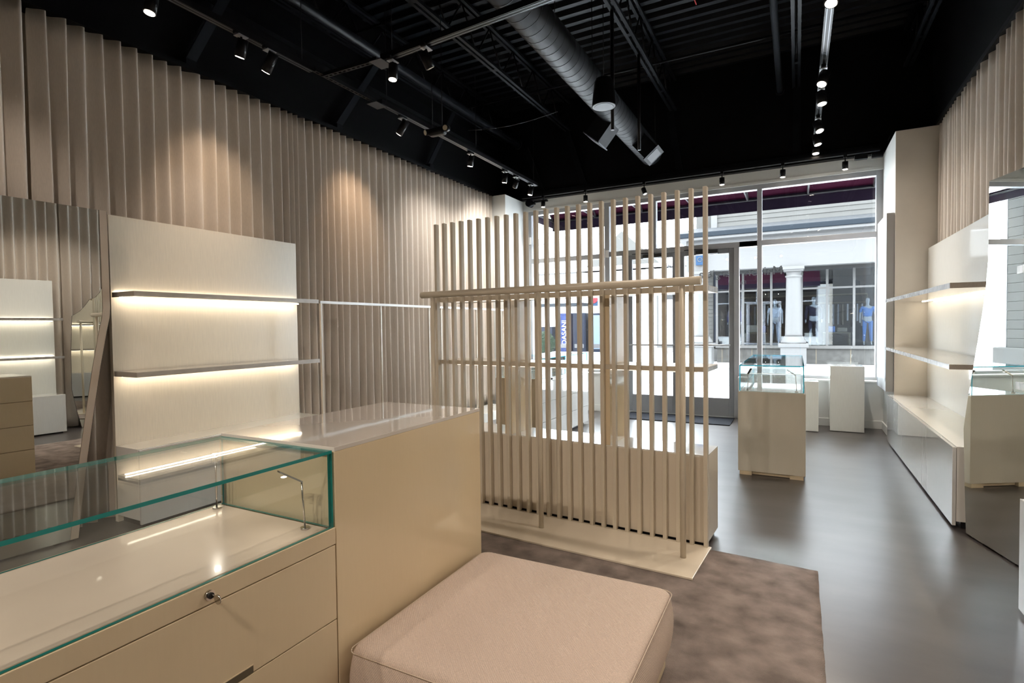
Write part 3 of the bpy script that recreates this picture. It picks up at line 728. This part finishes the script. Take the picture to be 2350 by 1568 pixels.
pipe((XL, 6.95, 4.62), (XR, 6.95, 4.62), .014, 'steel_dark', 'long thin conduit crossing the whole ceiling near the window', 'conduit', 'conduit', False)
pipe((XL, 4.6, 4.62), (XR, 4.6, 4.62), .014, 'steel_dark', 'long thin conduit crossing the ceiling above the cross track', 'conduit', 'conduit', False)
bm = B(); pts = [(-1.18, 3.2, 4.86), (-1.08, 4.2, 4.80), (-1.12, 4.8, 4.83), (-.98, 5.6, 4.79), (-.98, 6.3, 4.85)]; tube(bm, pts, .006, 6)
tag(ob('red_cable', bm, 'cable_red'), 'thin red cable strung under the roof deck', 'cable')
bm = B(); pts = [(-3.6+.2*i, 5.75+.0*i, 3.78-.05*math.sin(i/6*PI)) for i in range(7)]; tube(bm, pts, .004, 5)
tag(ob('loose_cable', bm, 'steel_dark'), 'loose dark cable hanging between joist and wall', 'cable')
# hanging poles
for (x, y, z0, nm) in ((-1.625, 5.3, 3.29, 'black hanging pole in front of the duct, beside the speaker'), (-1.617, 6.3, 3.37, 'black hanging pole at the far end of the duct')):
    bm = B(); cyl(bm, (x, y, z0), (x, y, 4.46), .018, seg=12); tag(ob('hanging_pole', bm, 'lamp_black'), nm, 'pole')
# pendant speaker
t = thing('pendant_speaker', 'black conical pendant speaker hanging below the duct', 'speaker', (-1.553, 4.8, 3.33)); t.scale = (.86, .86, .82)
bm = B(); lathe(bm, (0, 0, 0), [(.118, .0), (.124, .004), (.124, .012), (.10, .26), (.085, .30), (.02, .31)]); ob('housing', bm, 'lamp_black', t)
bm = B(); lathe(bm, (0, 0, 0), [(.096, -.002), (.1, .0)]); ob('grille', bm, 'spk_dark', t)
bm = B(); cyl(bm, (0, 0, -.001), (0, 0, .006), .126, seg=32, cap=False); ob('rim', bm, 'spk_rim', t)
bm = B(); cyl(bm, (0, 0, .31), (0, 0, 1.36), .004, seg=6); ob('cable', bm, 'lamp_black', t)
# emergency light
t = thing('emergency_light', 'black twin-head emergency light hanging over the left lighting track', 'emergency light', (-3.25, 4.6, 3.34))
bm = B(); bx(bm, -.10, .10, -.045, .045, -.035, .045, .03, seg=4); ob('housing', bm, 'lamp_black', t)
for sx, a_ in ((-1, (-.5, -1, -.35)), (1, (.1, -1, -.15))):
    d = Vector(a_).normalized(); c = Vector((sx*.115, -.0, .02)); bm = B(); cyl(bm, c-d*.02, c+d*.035, .032, seg=20); h_ = ob('lamp_head', bm, 'lamp_black', t)
    bm = B(); cyl(bm, c+d*.0355, c+d*.038, .026, seg=20); ob('lens', bm, 'lens_cream', h_)
bm = B(); cyl(bm, (-.06, 0, .04), (-.06, 0, 1.2), .004, seg=6); cyl(bm, (.06, 0, .04), (.06, 0, 1.2), .004, seg=6); ob('suspension_rod', bm, 'lamp_black', t)

# lighting tracks
def track(p0, p1, label):
    p0 = Vector(p0); p1 = Vector(p1); d = p1-p0; L = d.length; a_ = math.atan2(d.y, d.x)
    t = thing('lighting_track', label, 'lighting track', p0, a_)
    box('track_body', 0, L, -.03, .03, 0, .045, 'lamp_black', t)
    for s in (-.017, .011): box('conductor_strip', .01, L-.01, s, s+.006, -.002, 0, 'spk_rim', t)
    n_ = max(2, int(L/1.6)); bm = B()
    for i in range(n_+1): x = .1+(L-.2)*i/n_; cyl(bm, (x, 0, .045), (x, 0, 4.46-p0.z+.01), .003, seg=5)
    ob('hanger_wire', bm, 'lamp_black', t)
def spot(x, y, z, aim, label, lit=1.0, col=None, energy=40, angle=55, r=.037, L=.13, group=None, adapter=.11, lens='lens', both=True, blend=.9):
    """z = underside of the track"""
    d = Vector(aim).normalized()
    t = thing('track_spotlight', label, 'spotlight', (x, y, z), 0, group)
    bm = B(); bx(bm, -.018, .018, -adapter/2, adapter/2, -.028, -.002, .003); ob('adapter', bm, 'lamp_black', t)
    if both: bm = B(); bx(bm, -.03, .03, -.04, .04, -.0335, -.028); ob('adapter_plate', bm, 'frame_light', t)
    c = Vector((0, 0, -.11)); bm = B(); cyl(bm, (0, 0, -.033), (0, 0, -.075), .008, seg=8); cyl(bm, c-d*L*.45, c+d*L*.5, r, seg=24)
    h_ = ob('housing', bm, 'lamp_black', t)
    bm = B(); cyl(bm, c+d*(L*.5+.0005), c+d*(L*.5+.003), r*.8, seg=24); ob('lens', bm, lens if lit else 'lens_cream', h_)
    if lit and energy: lamp(t, 'SPOT', c+d*(L*.5+.02), energy, col or WARM, .03, aim=d, angle=angle, blend=blend)
track((-3.55, 4.08, 3.50), (-3.55, 7.62, 3.50), 'black lighting track hung over the left side near the window')
track((-3.60, -1.2, 3.50), (-3.60, 3.30, 3.50), 'black lighting track hung over the left side above the shelf unit')
track((-2.96, 3.45, 3.50), (.60, 3.20, 3.50), 'black lighting track crossing the ceiling in front of the duct')
track((.21, -1.0, 3.66), (.21, 8.05, 3.66), 'black lighting track running along the right side to the window')
# perforated strut channels
def perf(p0, p1, label):
    p0 = Vector(p0); p1 = Vector(p1); d = p1-p0; L = d.length
    t = thing('perforated_channel', label, 'channel', p0, math.atan2(d.y, d.x))
    bm = B(); n_ = int(L/.05)
    bx(bm, 0, L, -.02, -.009, 0, .003); bx(bm, 0, L, .009, .02, 0, .003); bx(bm, 0, L, -.021, -.019, 0, .03); bx(bm, 0, L, .019, .021, 0, .03)
    for i in range(n_+1): bx(bm, i*.05, i*.05+.02, -.009, .009, 0, .003)
    ob('slotted_strip', bm, 'duct', t)
perf((-3.57, 3.30, 3.5), (-3.57, 4.02, 3.5), 'perforated steel channel linking the two left tracks')
perf((-3.57, 3.40, 3.49), (-2.98, 3.41, 3.49), 'perforated steel channel joining the cross track to the left track')
for x, y, nm in ((-2.97, 3.44, 'small grey end plate where the cross track starts'), (-3.56, 4.05, 'small grey end plate at the start of the left track')):
    tag(box('end_plate', x-.06, x+.06, y-.075, y+.075, 3.478, 3.484, 'spk_grille'), nm, 'plate')
LT = 3.50
spot(-3.56, 2.0, LT, (-.05, -.15, -1), 'lit black spotlight on the left track, nearest the top left corner', energy=22)
spot(-3.56, 2.62, LT, (-.45, .05, -1), 'lit black spotlight on the left track, second from the top left corner', energy=26)
spot(-3.56, 2.86, LT, (-.78, -.02, -1.0), 'black spotlight tilted to the curtain beside the second left lamp', col=(1, .76, .54), energy=38, angle=62, L=.16, blend=1)
spot(-2.85, 3.44, LT+.0, (.0, -.1, -1), 'lit black spotlight at the left end of the cross track', energy=40)
spot(-2.50, 3.41, LT, (.25, .6, -1), 'unlit black spotlight second along the cross track', lit=0, energy=0)
spot(-3.55, 4.42, LT, (-.8, .04, -.85), 'black spotlight turned to the curtain, first on the far left track', col=(1, .72, .48), energy=46, angle=62, L=.16, blend=1)
spot(-3.55, 5.72, LT, (-.25, .1, -1), 'lit black spotlight midway along the far left track', energy=95, angle=135, blend=1, col=(1, .95, .88))
spot(-3.55, 6.60, LT, (-.2, .1, -1), 'lit black spotlight third from the window on the far left track', energy=95, angle=135, blend=1, col=(1, .95, .88))
spot(-3.55, 6.93, LT, (-.6, .3, -1), 'tilted black spotlight second from the window on the far left track', energy=80, angle=120, col=(1, .95, .88), lens='lens_off')
spot(-3.55, 7.42, LT, (-.2, -.1, -1), 'lit black spotlight closest to the window on the far left track', energy=95, angle=135, blend=1, col=(1, .95, .88))
for k, (y, aim) in enumerate(((4.30, (-.15, -.35, -1)), (5.70, (-.25, -.4, -1)), (6.18, (.1, -.15, -1)), (7.05, (.25, -.3, -1)), (7.55, (.2, -.1, -1)), (7.93, (0, -.1, -1)))):
    spot(.21, y, 3.66, aim, 'lit black spotlight, %s from the top along the right track' % ORD[k], energy=62, angle=125, blend=1, r=.045, col=(1, .90, .79))
for k, (x, y, z) in enumerate(((-3.6, .2, 3.5), (-3.6, 1.2, 3.5), (-.1, 3.25, 3.5), (-.5, 3.28, 3.5), (.4, 3.215, 3.5), (.21, .0, 3.66), (.21, 1.2, 3.66), (.21, 2.4, 3.66))):  # unseen spotlights added as general fill over the foreground
    aim = ((-.3, 0, -1) if x < -3 else (.35, 0, -1) if x > .205 else (0, -.55 if k % 2 else -.2, -1))
    spot(x, y, z, aim, '%s added fill spotlight above the foreground, outside the picture' % ORD[k], energy=(30 if x < -3 else 46), angle=95)
track((-2.2, -1.4, 3.5), (-.2, -1.4, 3.5), 'added black lighting track behind the camera for fill spotlights')  # unseen track and lamps added to fill the room with light
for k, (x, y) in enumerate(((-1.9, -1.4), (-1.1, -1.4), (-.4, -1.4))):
    spot(x, y, 3.5, (-.15, .8, -1), 'added fill spotlight behind the camera, %s from the left' % ORD[k], energy=125, angle=100)
# small lamps along the window header
for k, (x, zz) in enumerate(((-3.62, 0), (-2.90, 0), (-1.99, 1), (-.915, 0), (-.165, 0), (.535, 0))):
    t = thing('window_spotlight', 'small black spotlight under the window header, %s from the left' % ORD[k], 'spotlight', (x, 8.02, 3.44))
    bm = B(); bx(bm, -.02, .02, -.02, .02, -.03, -.0); cyl(bm, (0, 0, -.03), (0, 0, -.075), .007, seg=8); ob('bracket', bm, 'lamp_black', t)
    c = Vector((0, 0, -.125)); d = Vector((.35, -.2, -1) if zz else (0, 0, -1)).normalized()
    bm = B(); cyl(bm, c-d*.045, c+d*.05, .034, seg=20); h_ = ob('housing', bm, 'lamp_black', t)
    bm = B(); cyl(bm, c+d*.0505, c+d*.053, .027, seg=20); ob('lens', bm, 'lens' if not zz else 'lens_cream', h_)
    if not zz: lamp(t, 'SPOT', c+d*.06, 6, WARM, .02, aim=d, angle=80)
tag(box('header_conduit', -4.0, .9, 8.0, 8.05, 3.44, 3.475, 'lamp_black'), 'black conduit rail carrying the small window lamps', 'rail')
t = thing('wall_camera', 'black round device in the upper left corner of the window wall', 'camera', (-3.92, 8.1, 3.38)); bm = B(); cyl(bm, (0, 0, 0), (0, .1, .0), .06, seg=20); cyl(bm, (.04, 0, -.03), (.12, 0, -.02), .025, seg=12); ob('housing', bm, 'lamp_black', t)
bm = B(); bx(bm, .10, .34, -.02, .03, -.01, .02, .004); ob('cable_gland', bm, 'lamp_black', t)
t = thing('junction_box', 'black junction box and cable at the upper right window corner', 'junction box', (.72, 8.1, 3.41)); box('housing', -.08, .06, -.03, .03, -.03, .03, 'lamp_black', t, .006); box('housing', .1, .22, -.03, .03, -.03, .03, 'lamp_black', t, .006)
bm = B(); tube(bm, [(.22, 0, .02), (.27, -.05, .05), (.26, -.1, .14), (.3, -.2, .22)], .006, 6); ob('cable', bm, 'lamp_black', t)

# ------------------------------------------------------------------ outdoors
g = struct(box('ground', -40, 30, 8.42, 60, -.12, -.005, 'pavement'))
box('roadway', -40, 30, 12.5, 17.6, -.005, .0, 'asphalt', g)
def plane_box(nm, x0, x1, y0, y1, z0, z1, m, p, oxy, bev=0):
    bm = B(); bx(bm, x0-oxy[0], x1-oxy[0], y0-oxy[1], y1-oxy[1], z0, z1, bev); return ob(nm, bm, m, p)
def siding(p, x0, x1, y, z0, z1, h, oxy, m='siding'):
    me = None; z = z0; k = 0
    while z < z1-.01:
        hh = min(h, z1-z)
        bm = B(); X0_, X1_ = x0-oxy[0], x1-oxy[0]; Y = y-oxy[1]
        vs = [bm.verts.new(v) for v in ((X0_, Y, z), (X1_, Y, z), (X1_, Y+.05, z), (X0_, Y+.05, z), (X0_, Y+.02, z+hh), (X1_, Y+.02, z+hh), (X1_, Y+.05, z+hh), (X0_, Y+.05, z+hh))]
        for q in ((3, 2, 1, 0), (4, 5, 6, 7), (0, 1, 5, 4), (1, 2, 6, 5), (2, 3, 7, 6), (3, 0, 4, 7)): bm.faces.new([vs[i] for i in q])
        ob('siding_board', bm, m, p); z += hh
# shop opposite
bo = (0, 20)
t = thing('shop_building', 'white clapboard shop across the street with a tall display window', 'building', (0, 20, 0)); OPP = t
def pb(nm, x0, x1, y0, y1, z0, z1, m, bev=0, p=None): return plane_box(nm, x0, x1, y0, y1, z0, z1, m, p or t, bo, bev)
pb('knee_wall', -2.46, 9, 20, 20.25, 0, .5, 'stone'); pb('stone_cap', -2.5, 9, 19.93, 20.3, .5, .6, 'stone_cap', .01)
for x in range(12): pb('stone_joint', -2.3+x*.95, -2.285+x*.95, 19.996, 20.0, 0, .5, 'gap')
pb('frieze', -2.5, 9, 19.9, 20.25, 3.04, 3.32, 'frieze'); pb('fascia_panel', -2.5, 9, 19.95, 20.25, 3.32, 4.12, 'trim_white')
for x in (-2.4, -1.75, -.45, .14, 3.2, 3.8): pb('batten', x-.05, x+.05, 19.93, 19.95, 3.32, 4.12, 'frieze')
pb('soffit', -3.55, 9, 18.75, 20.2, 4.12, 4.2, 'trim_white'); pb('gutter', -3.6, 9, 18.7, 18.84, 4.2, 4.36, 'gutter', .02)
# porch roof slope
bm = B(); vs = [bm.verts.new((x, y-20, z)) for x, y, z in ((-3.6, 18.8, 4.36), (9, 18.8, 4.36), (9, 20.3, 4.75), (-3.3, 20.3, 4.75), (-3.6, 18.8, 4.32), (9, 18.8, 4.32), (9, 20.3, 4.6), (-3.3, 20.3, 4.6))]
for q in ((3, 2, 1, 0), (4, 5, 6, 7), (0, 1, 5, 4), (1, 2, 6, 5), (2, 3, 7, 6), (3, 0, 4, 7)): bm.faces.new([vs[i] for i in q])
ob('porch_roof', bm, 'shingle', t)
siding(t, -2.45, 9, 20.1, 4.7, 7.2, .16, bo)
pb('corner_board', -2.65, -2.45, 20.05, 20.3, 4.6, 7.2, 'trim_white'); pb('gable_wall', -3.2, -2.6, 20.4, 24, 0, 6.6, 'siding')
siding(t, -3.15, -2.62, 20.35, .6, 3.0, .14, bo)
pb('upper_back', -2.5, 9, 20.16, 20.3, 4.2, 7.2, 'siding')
# window framing and panes
WT = 3.04; wx = [-2.46, -1.62, -.75, .14, .86, 1.59, 2.3, 3.05, 3.8, 4.6, 5.4]
for x in wx: pb('mullion', x-.035, x+.035, 20.0, 20.09, .6, WT, 'trim_white')
pb('transom', -2.46, 5.4, 20.01, 20.08, 2.42, 2.48, 'trim_white')
for a_, c_ in zip(wx[:-1], wx[1:]):
    pb('glass_pane', a_+.035, c_-.035, 20.04, 20.05, .62, 2.42, 'glass_shop'); pb('glass_pane', a_+.035, c_-.035, 20.04, 20.05, 2.48, WT, 'glass_shop')
# interior of the shop
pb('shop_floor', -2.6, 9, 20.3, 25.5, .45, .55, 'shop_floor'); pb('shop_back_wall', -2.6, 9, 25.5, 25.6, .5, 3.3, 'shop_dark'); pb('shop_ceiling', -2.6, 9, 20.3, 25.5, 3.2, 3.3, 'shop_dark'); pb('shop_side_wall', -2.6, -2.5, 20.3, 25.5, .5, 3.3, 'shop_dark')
def column(x, y, label):
    c = thing('porch_column', label, 'column', (x, y, 0))
    bm = B(); lathe(bm, (0, 0, 0), [(.245, .92), (.235, 1.0), (.205, 2.72), (.205, 2.76), (.235, 2.78), (.235, 2.82), (.2, 2.84), (.21, 2.92), (.27, 3.0)], 32); ob('shaft', bm, 'trim_white', c)
    bm = B(); bx(bm, -.30, .30, -.30, .30, 3.0, 3.10, .01); bx(bm, -.27, .27, -.27, .27, 2.95, 3.0); ob('capital', bm, 'trim_white', c)
    bm = B(); lathe(bm, (0, 0, 0), [(.36, .70), (.36, .76), (.30, .84), (.27, .92)], 32); ob('base_ring', bm, 'trim_white', c)
    bm = B(); bx(bm, -.42, .42, -.36, .36, .58, .70, .015); bx(bm, -.36, .36, -.33, .33, 0, .58); ob('pier', bm, 'trim_white', c)
    bm = B(); bx(bm, -.4, .4, -.4, .4, 3.10, 4.12); ob('post_block', bm, 'trim_white', c) if False else bm.free()
column(-.09, 19.2, 'round white porch column in front of the opposite shop window')
column(-2.85, 19.2, 'round white porch column at the left corner of the opposite shop')
box('porch_beam', -3.3, 9, -1.0, -.62, 3.10, 4.12, 'trim_white', OPP)
# mannequins
def mannequin(x, y, z, s, label, shirt, trousers, shorts=False, sleeves='short', rz=0., hand=.03):
    t = thing('mannequin', label, 'mannequin', (x, y, z), rz)
    t.scale = (s, s, s)
    def skin(name, vs, es, rad, m):
        me = bpy.data.meshes.new(name); me.from_pydata(vs, es, []); me.materials.append(M[m]); o_ = bpy.data.objects.new(name, me); COL.objects.link(o_); o_.parent = t
        o_.modifiers.new('skin', 'SKIN'); sub = o_.modifiers.new('sub', 'SUBSURF'); sub.levels = 1; sub.render_levels = 1
        for i, r_ in enumerate(rad): me.skin_vertices[0].data[i].radius = (r_, r_*.8) if not isinstance(r_, tuple) else r_
        me.skin_vertices[0].data[0].use_root = True
        return o_
    V = [(0, 0, .95), (0, 0, 1.15), (0, 0, 1.38), (0, 0, 1.48), (0, 0, 1.55), (0, -.01, 1.66), (0, 0, 1.76),
         (-.17, 0, 1.40), (-.23, 0, 1.15), (-.24, -.05, .92), (-.24, -.07, .83), (.17, 0, 1.40), (.24, .01, 1.14), (.25, -.05, .92), (.25, -.07, .83),
         (-.09, 0, .88), (-.10, 0, .50), (-.11, .02, .09), (-.11, -.10, .03), (.09, 0, .88), (.10, 0, .50), (.12, .02, .09), (.12, -.10, .03)]
    Ed = [(0, 1), (1, 2), (2, 3), (3, 4), (4, 5), (5, 6), (2, 7), (7, 8), (8, 9), (9, 10), (2, 11), (11, 12), (12, 13), (13, 14), (0, 15), (15, 16), (16, 17), (17, 18), (0, 19), (19, 20), (20, 21), (21, 22)]
    rad = [(.14, .10), (.12, .09), (.13, .09), .05, .05, .085, .05, .05, .04, .03, .03, .05, .04, .03, .03, .08, .055, .035, .035, .08, .055, .035, .035]
    skin('body', V, Ed, rad, 'skin_plaster')
    Vs = [(0, 0, 1.0), (0, 0, 1.2), (0, 0, 1.40), (-.18, 0, 1.40), (-.235, 0, 1.20), (.18, 0, 1.40), (.245, 0, 1.20)]
    Es = [(0, 1), (1, 2), (2, 3), (3, 4), (2, 5), (5, 6)]; rs = [(.17, .13), (.16, .12), (.15, .11), .075, .07, .075, .07]
    if sleeves == 'long': Vs += [(-.24, -.05, .93), (.25, -.05, .93)]; Es += [(4, 7), (6, 8)]; rs += [.05, .05]
    skin('top', Vs, Es, rs, shirt)
    zl = .48 if shorts else .14
    skin('trousers', [(0, 0, 1.0), (-.09, 0, .86), (-.10, 0, .5 if not shorts else .68), (-.115, .01, zl), (.09, 0, .86), (.10, 0, .5 if not shorts else .68), (.12, .01, zl)], [(0, 1), (1, 2), (2, 3), (0, 4), (4, 5), (5, 6)], [(.155, .12), .11, .075, .06, .11, .075, .06], trousers)
    return t
mannequin(-.66, 20.75, .55, .92, 'mannequin in a white T-shirt and pale grey trousers left of the column', 'cloth_white', 'cloth_grey')
mannequin(.50, 20.75, .55, .95, 'mannequin in a navy jacket and dark shorts right of the column', 'cloth_navy', 'cloth_navy', True, 'long')
mannequin(2.02, 20.75, .58, .88, 'mannequin in a blue top and blue trousers at the far right', 'cloth_blue', 'cloth_blue')
mannequin(-2.0, 21.1, .55, .9, 'mannequin in violet-blue clothes seen through the right door', 'cloth_violet', 'cloth_violet', False, 'long')
# low tables and stock in the opposite shop
def stock(x, y, w, label, m1, m2):
    t = thing('display_table', label, 'table', (x, y, .55)); box('tabletop', -w/2, w/2, -.3, .3, .42, .45, 'wood_tan', t)
    for sx in (-1, 1):
        for s_ in (-1, 1): box('leg', sx*(w/2-.03)-.02, sx*(w/2-.03)+.02, s_*.26-.02, s_*.26+.02, 0, .42, 'wood_tan', t)
    return t
stock(-1.35, 21.3, .8, 'low tan table in the opposite shop behind the sidelight', 0, 0)
stock(1.2, 21.4, .8, 'low tan table in the opposite shop between the two right mannequins', 0, 0)
def bag(x, y, z, sx, sz, m, label, nm='folded_garment', cat='clothing'):
    bm = B(); bx(bm, -sx/2, sx/2, -.12, .12, 0, sz, .04, seg=3); o_ = ob(nm, bm, m, loc=(x, y, z)); tag(o_, label, cat)
bag(-1.40, 21.3, 1.0, .42, .28, 'cloth_tan', 'tan folded sweater on the low table in the opposite shop')
bag(-1.05, 21.2, 1.0, .16, .26, 'cloth_violet', 'small violet bag beside the white-shirted mannequin', 'bag', 'bag')
bag(1.05, 21.35, 1.0, .2, .22, 'cloth_blue', 'blue bag on the table between the right mannequins', 'bag', 'bag')
bag(1.35, 21.35, 1.0, .3, .16, 'cloth_tan', 'tan fleece on the table between the right mannequins')
for k, (x0, x1) in enumerate(((-2.3, -.3), (.2, 2.4))):
    t = thing('clothes_rack', 'wall rack of hanging clothes at the back of the opposite shop, %s' % ('left of the column' if k == 0 else 'right of the column'), 'clothes rack', ((x0+x1)/2, 24.9, .55))
    w = x1-x0; box('rail', -w/2, w/2, -.015, .015, 1.55, 1.58, 'wood_tan', t); box('shelf', -w/2, w/2, -.2, .3, 1.85, 1.9, 'wood_tan', t)
    for sx in (-1, 1): box('post', sx*w/2-.02, sx*w/2+.02, -.02, .02, 0, 1.9, 'wood_tan', t)
    for i in range(int(w/.16)):
        c = R.choice(['cloth_white', 'cloth_grey', 'cloth_navy', 'cloth_tan', 'cloth_navy', 'cloth_grey'])
        box('hanging_garment', -w/2+.08+i*.16, -w/2+.14+i*.16, -.2, .2, .55+R.random()*.3, 1.5, c, t, .015)
# awning over our own window
t = thing('awning', 'maroon fabric awning outside above the shop window', 'awning', (-1.5, 8.45, 3.3))
bm = B(); y0, y1 = .02, 1.1; X0_, X1_ = -2.62, 2.52
vs = [bm.verts.new(v) for v in ((X0_, y0, .75), (X1_, y0, .75), (X1_, y1, .07), (X0_, y1, .07), (X0_, y0, .74), (X1_, y0, .74), (X1_, y1, .06), (X0_, y1, .06))]
for q in ((3, 2, 1, 0), (4, 5, 6, 7), (0, 1, 5, 4), (1, 2, 6, 5), (2, 3, 7, 6), (3, 0, 4, 7)): bm.faces.new([vs[i] for i in q])
ob('canopy', bm, 'awning', t)
box('valance', X0_, X1_, y1-.002, y1+.004, -.16, .07, 'awning_valance', t)
box('side_panel', X0_-.004, X0_, y0, y1, -.1, .07, 'awning_valance', t)
for x in [X0_+.02+i*(X1_-X0_-.04)/6 for i in range(7)]:
    bm = B(); tube(bm, [(x, .02, .70), (x, y1-.02, .03)], .014, 8); tube(bm, [(x, .02, .02), (x, y1-.02, .02)], .014, 8); ob('rib', bm, 'awning_tube', t)
bm = B(); cyl(bm, (X0_, y1-.02, .02), (X1_, y1-.02, .02), .016, seg=10); cyl(bm, (X0_, .55, .36), (X1_, .55, .36), .012, seg=10); ob('front_bar', bm, 'awning_tube', t)
# pilaster with clapboard outside at the left of the window
t = thing('street_pilaster', 'grey-trimmed clapboard pilaster outside, left of the shop window', 'pilaster', (-4.6, 9.0, 0))
box('core', -.7, -.06, -.28, .6, 0, 4.2, 'siding', t)
for k in range(22):
    box('siding_board', -.06, -.03, -.28, .5, .9+k*.15, .9+k*.15+.145, 'siding', t, .004)
box('corner_trim', -.06, -.02, .5, .62, .6, 4.2, 'frame_grey', t); box('stone_base', -.75, .02, -.28, .7, 0, .9, 'stone_cap', t, .02)
# building further left
bo2 = (-9, 27)
t = thing('far_building', 'pale clapboard building with a gable further down the street', 'building', (-9, 27, 0))
def p2(nm, x0, x1, y0, y1, z0, z1, m, bev=0): return plane_box(nm, x0, x1, y0, y1, z0, z1, m, t, bo2, bev)
p2('wall', -17, -3.6, 27, 27.3, 0, 4.2, 'siding_bright')
siding(t, -17, -10.3, 26.95, .9, 4.0, .2, bo2, 'siding_bright'); siding(t, -8.4, -6.6, 26.95, .9, 4.0, .2, bo2, 'siding_bright')
p2('pilaster', -6.6, -6.2, 26.85, 27.1, 0, 4.3, 'siding_bright'); p2('panel_door', -6.0, -4.6, 26.9, 27.0, .3, 3.0, 'siding_bright', .01)
p2('door_frame', -6.1, -4.5, 26.93, 27.02, .2, 3.15, 'stone_cap'); p2('vent', -5.7, -5.2, 26.86, 26.9, 2.55, 2.8, 'frieze')
p2('eave', -17, -3.6, 26.3, 27.2, 4.1, 4.25, 'trim_white'); p2('entry_canopy', -12.8, -9.6, 25.9, 27.2, 2.35, 2.5, 'gutter')
bm = B(); vs = [bm.verts.new((x-bo2[0], y-bo2[1], z)) for x, y, z in ((-17, 26.2, 4.2), (-3.5, 26.2, 4.2), (-3.5, 31, 6.8), (-17, 31, 6.8), (-17, 26.2, 4.1), (-3.5, 26.2, 4.1), (-3.5, 31, 6.5), (-17, 31, 6.5))]
for q in ((3, 2, 1, 0), (4, 5, 6, 7), (0, 1, 5, 4), (1, 2, 6, 5), (2, 3, 7, 6), (3, 0, 4, 7)): bm.faces.new([vs[i] for i in q])
ob('roof', bm, 'siding_bright', t)  # roof whitened too, its blown-out daylight put into the colour
bm = B(); vs = [bm.verts.new((x-bo2[0], y-bo2[1], z)) for x, y, z in ((-9.8, 26.4, 4.1), (-5.6, 26.4, 4.1), (-7.7, 26.4, 6.0), (-9.8, 27.5, 4.1), (-5.6, 27.5, 4.1), (-7.7, 29, 6.0))]
for q in ((0, 1, 2), (5, 4, 3), (0, 2, 5, 3), (1, 4, 5, 2), (0, 3, 4, 1)): bm.faces.new([vs[i] for i in q])
ob('gable', bm, 'siding', t)
tag(box('wall_sign', -9.35, -9.1, 26.80, 26.88, 2.35, 3.05, 'sign_blue', bev=.01), 'small dark wall sign with a red disc on the far building', 'sign')
so = bpy.data.objects['wall_sign']; bm = B(); cyl(bm, (-9.3, 26.80, 2.7), (-9.3, 26.77, 2.7), .22, seg=24); ob('disc', bm, 'sign_red', so)
bm = B(); bx(bm, -2.98, -2.72, 18.88, 18.94, 3.3, 3.9, .01); so = ob('hanging_sign', bm, 'sign_blue'); tag(so, 'small dark blue blade sign with white curls on the opposite porch column', 'sign')
bm = B()
for (cx_, cz_) in ((-2.85, 3.72), (-2.85, 3.48)):
    for k in range(12):
        t0, t1 = k/12*2*PI, (k+1)/12*2*PI
        cyl(bm, (cx_+.07*math.cos(t0), 18.875, cz_+.07*math.sin(t0)), (cx_+.07*math.cos(t1), 18.875, cz_+.07*math.sin(t1)), .012, seg=5)
ob('emblem', bm, 'letter_white', so)
# vending machines
def vend(x0, x1, y, h, m, label, txt=None, panel='vend_light'):
    t = thing('vending_machine', label, 'vending machine', ((x0+x1)/2, y, 0)); w = (x1-x0)/2
    box('cabinet', -w, w, 0, .8, .0, h, m, t, .02); f = box('front_panel', -w+.05, w-.05, -.02, 0, .15, h-.1, panel, t, .01)
    box('dispensing_slot', -w+.1, w-.1, -.03, -.02, .2, .4, 'dark', t)
    if txt: text_mesh('lettering', txt, .36, 'vend_letter', (.12, -.025, h/2), (PI/2, -PI/2, 0), t)
    return t
vend(-10.95, -10.3, 26.0, 1.98, 'vend_blue', 'blue and white vending machine with tall lettering down its front', 'DASANI', 'vend_blue')
vend(-10.15, -9.45, 26.0, 1.98, 'vend_dark', 'dark vending machine right of the lettered one', None, 'vend_dark')
vend(-9.25, -8.5, 26.0, 1.95, 'vend_dark', 'dark vending machine with a pale window, rightmost of the three', None, 'vend_light')
tag(box('litter_bin', -11.9, -11.25, 25.9, 26.5, 0, 1.3, 'vend_dark', bev=.02), 'dark litter bin left of the vending machines', 'bin')
def bush(x, y, z, r, label):
    bm = B(); bmesh.ops.create_icosphere(bm, subdivisions=4, radius=r)
    for v in bm.verts:
        n_ = v.co.normalized(); v.co += n_*R.uniform(-.07, .07)*r; v.co.z *= .92
    for f in bm.faces: f.smooth = False
    t = thing('clipped_bush', label, 'bush', (x, y, z)); o_ = ob('foliage', bm, 'foliage', t); o_.location = (0, 0, r*.9)
    bm = B(); cyl(bm, (0, 0, 0), (0, 0, r*.5), .05, seg=8); ob('stem', bm, 'wood_tan', t)
bush(-10.4, 22.8, 0, .60, 'round clipped green bush outside the left window')
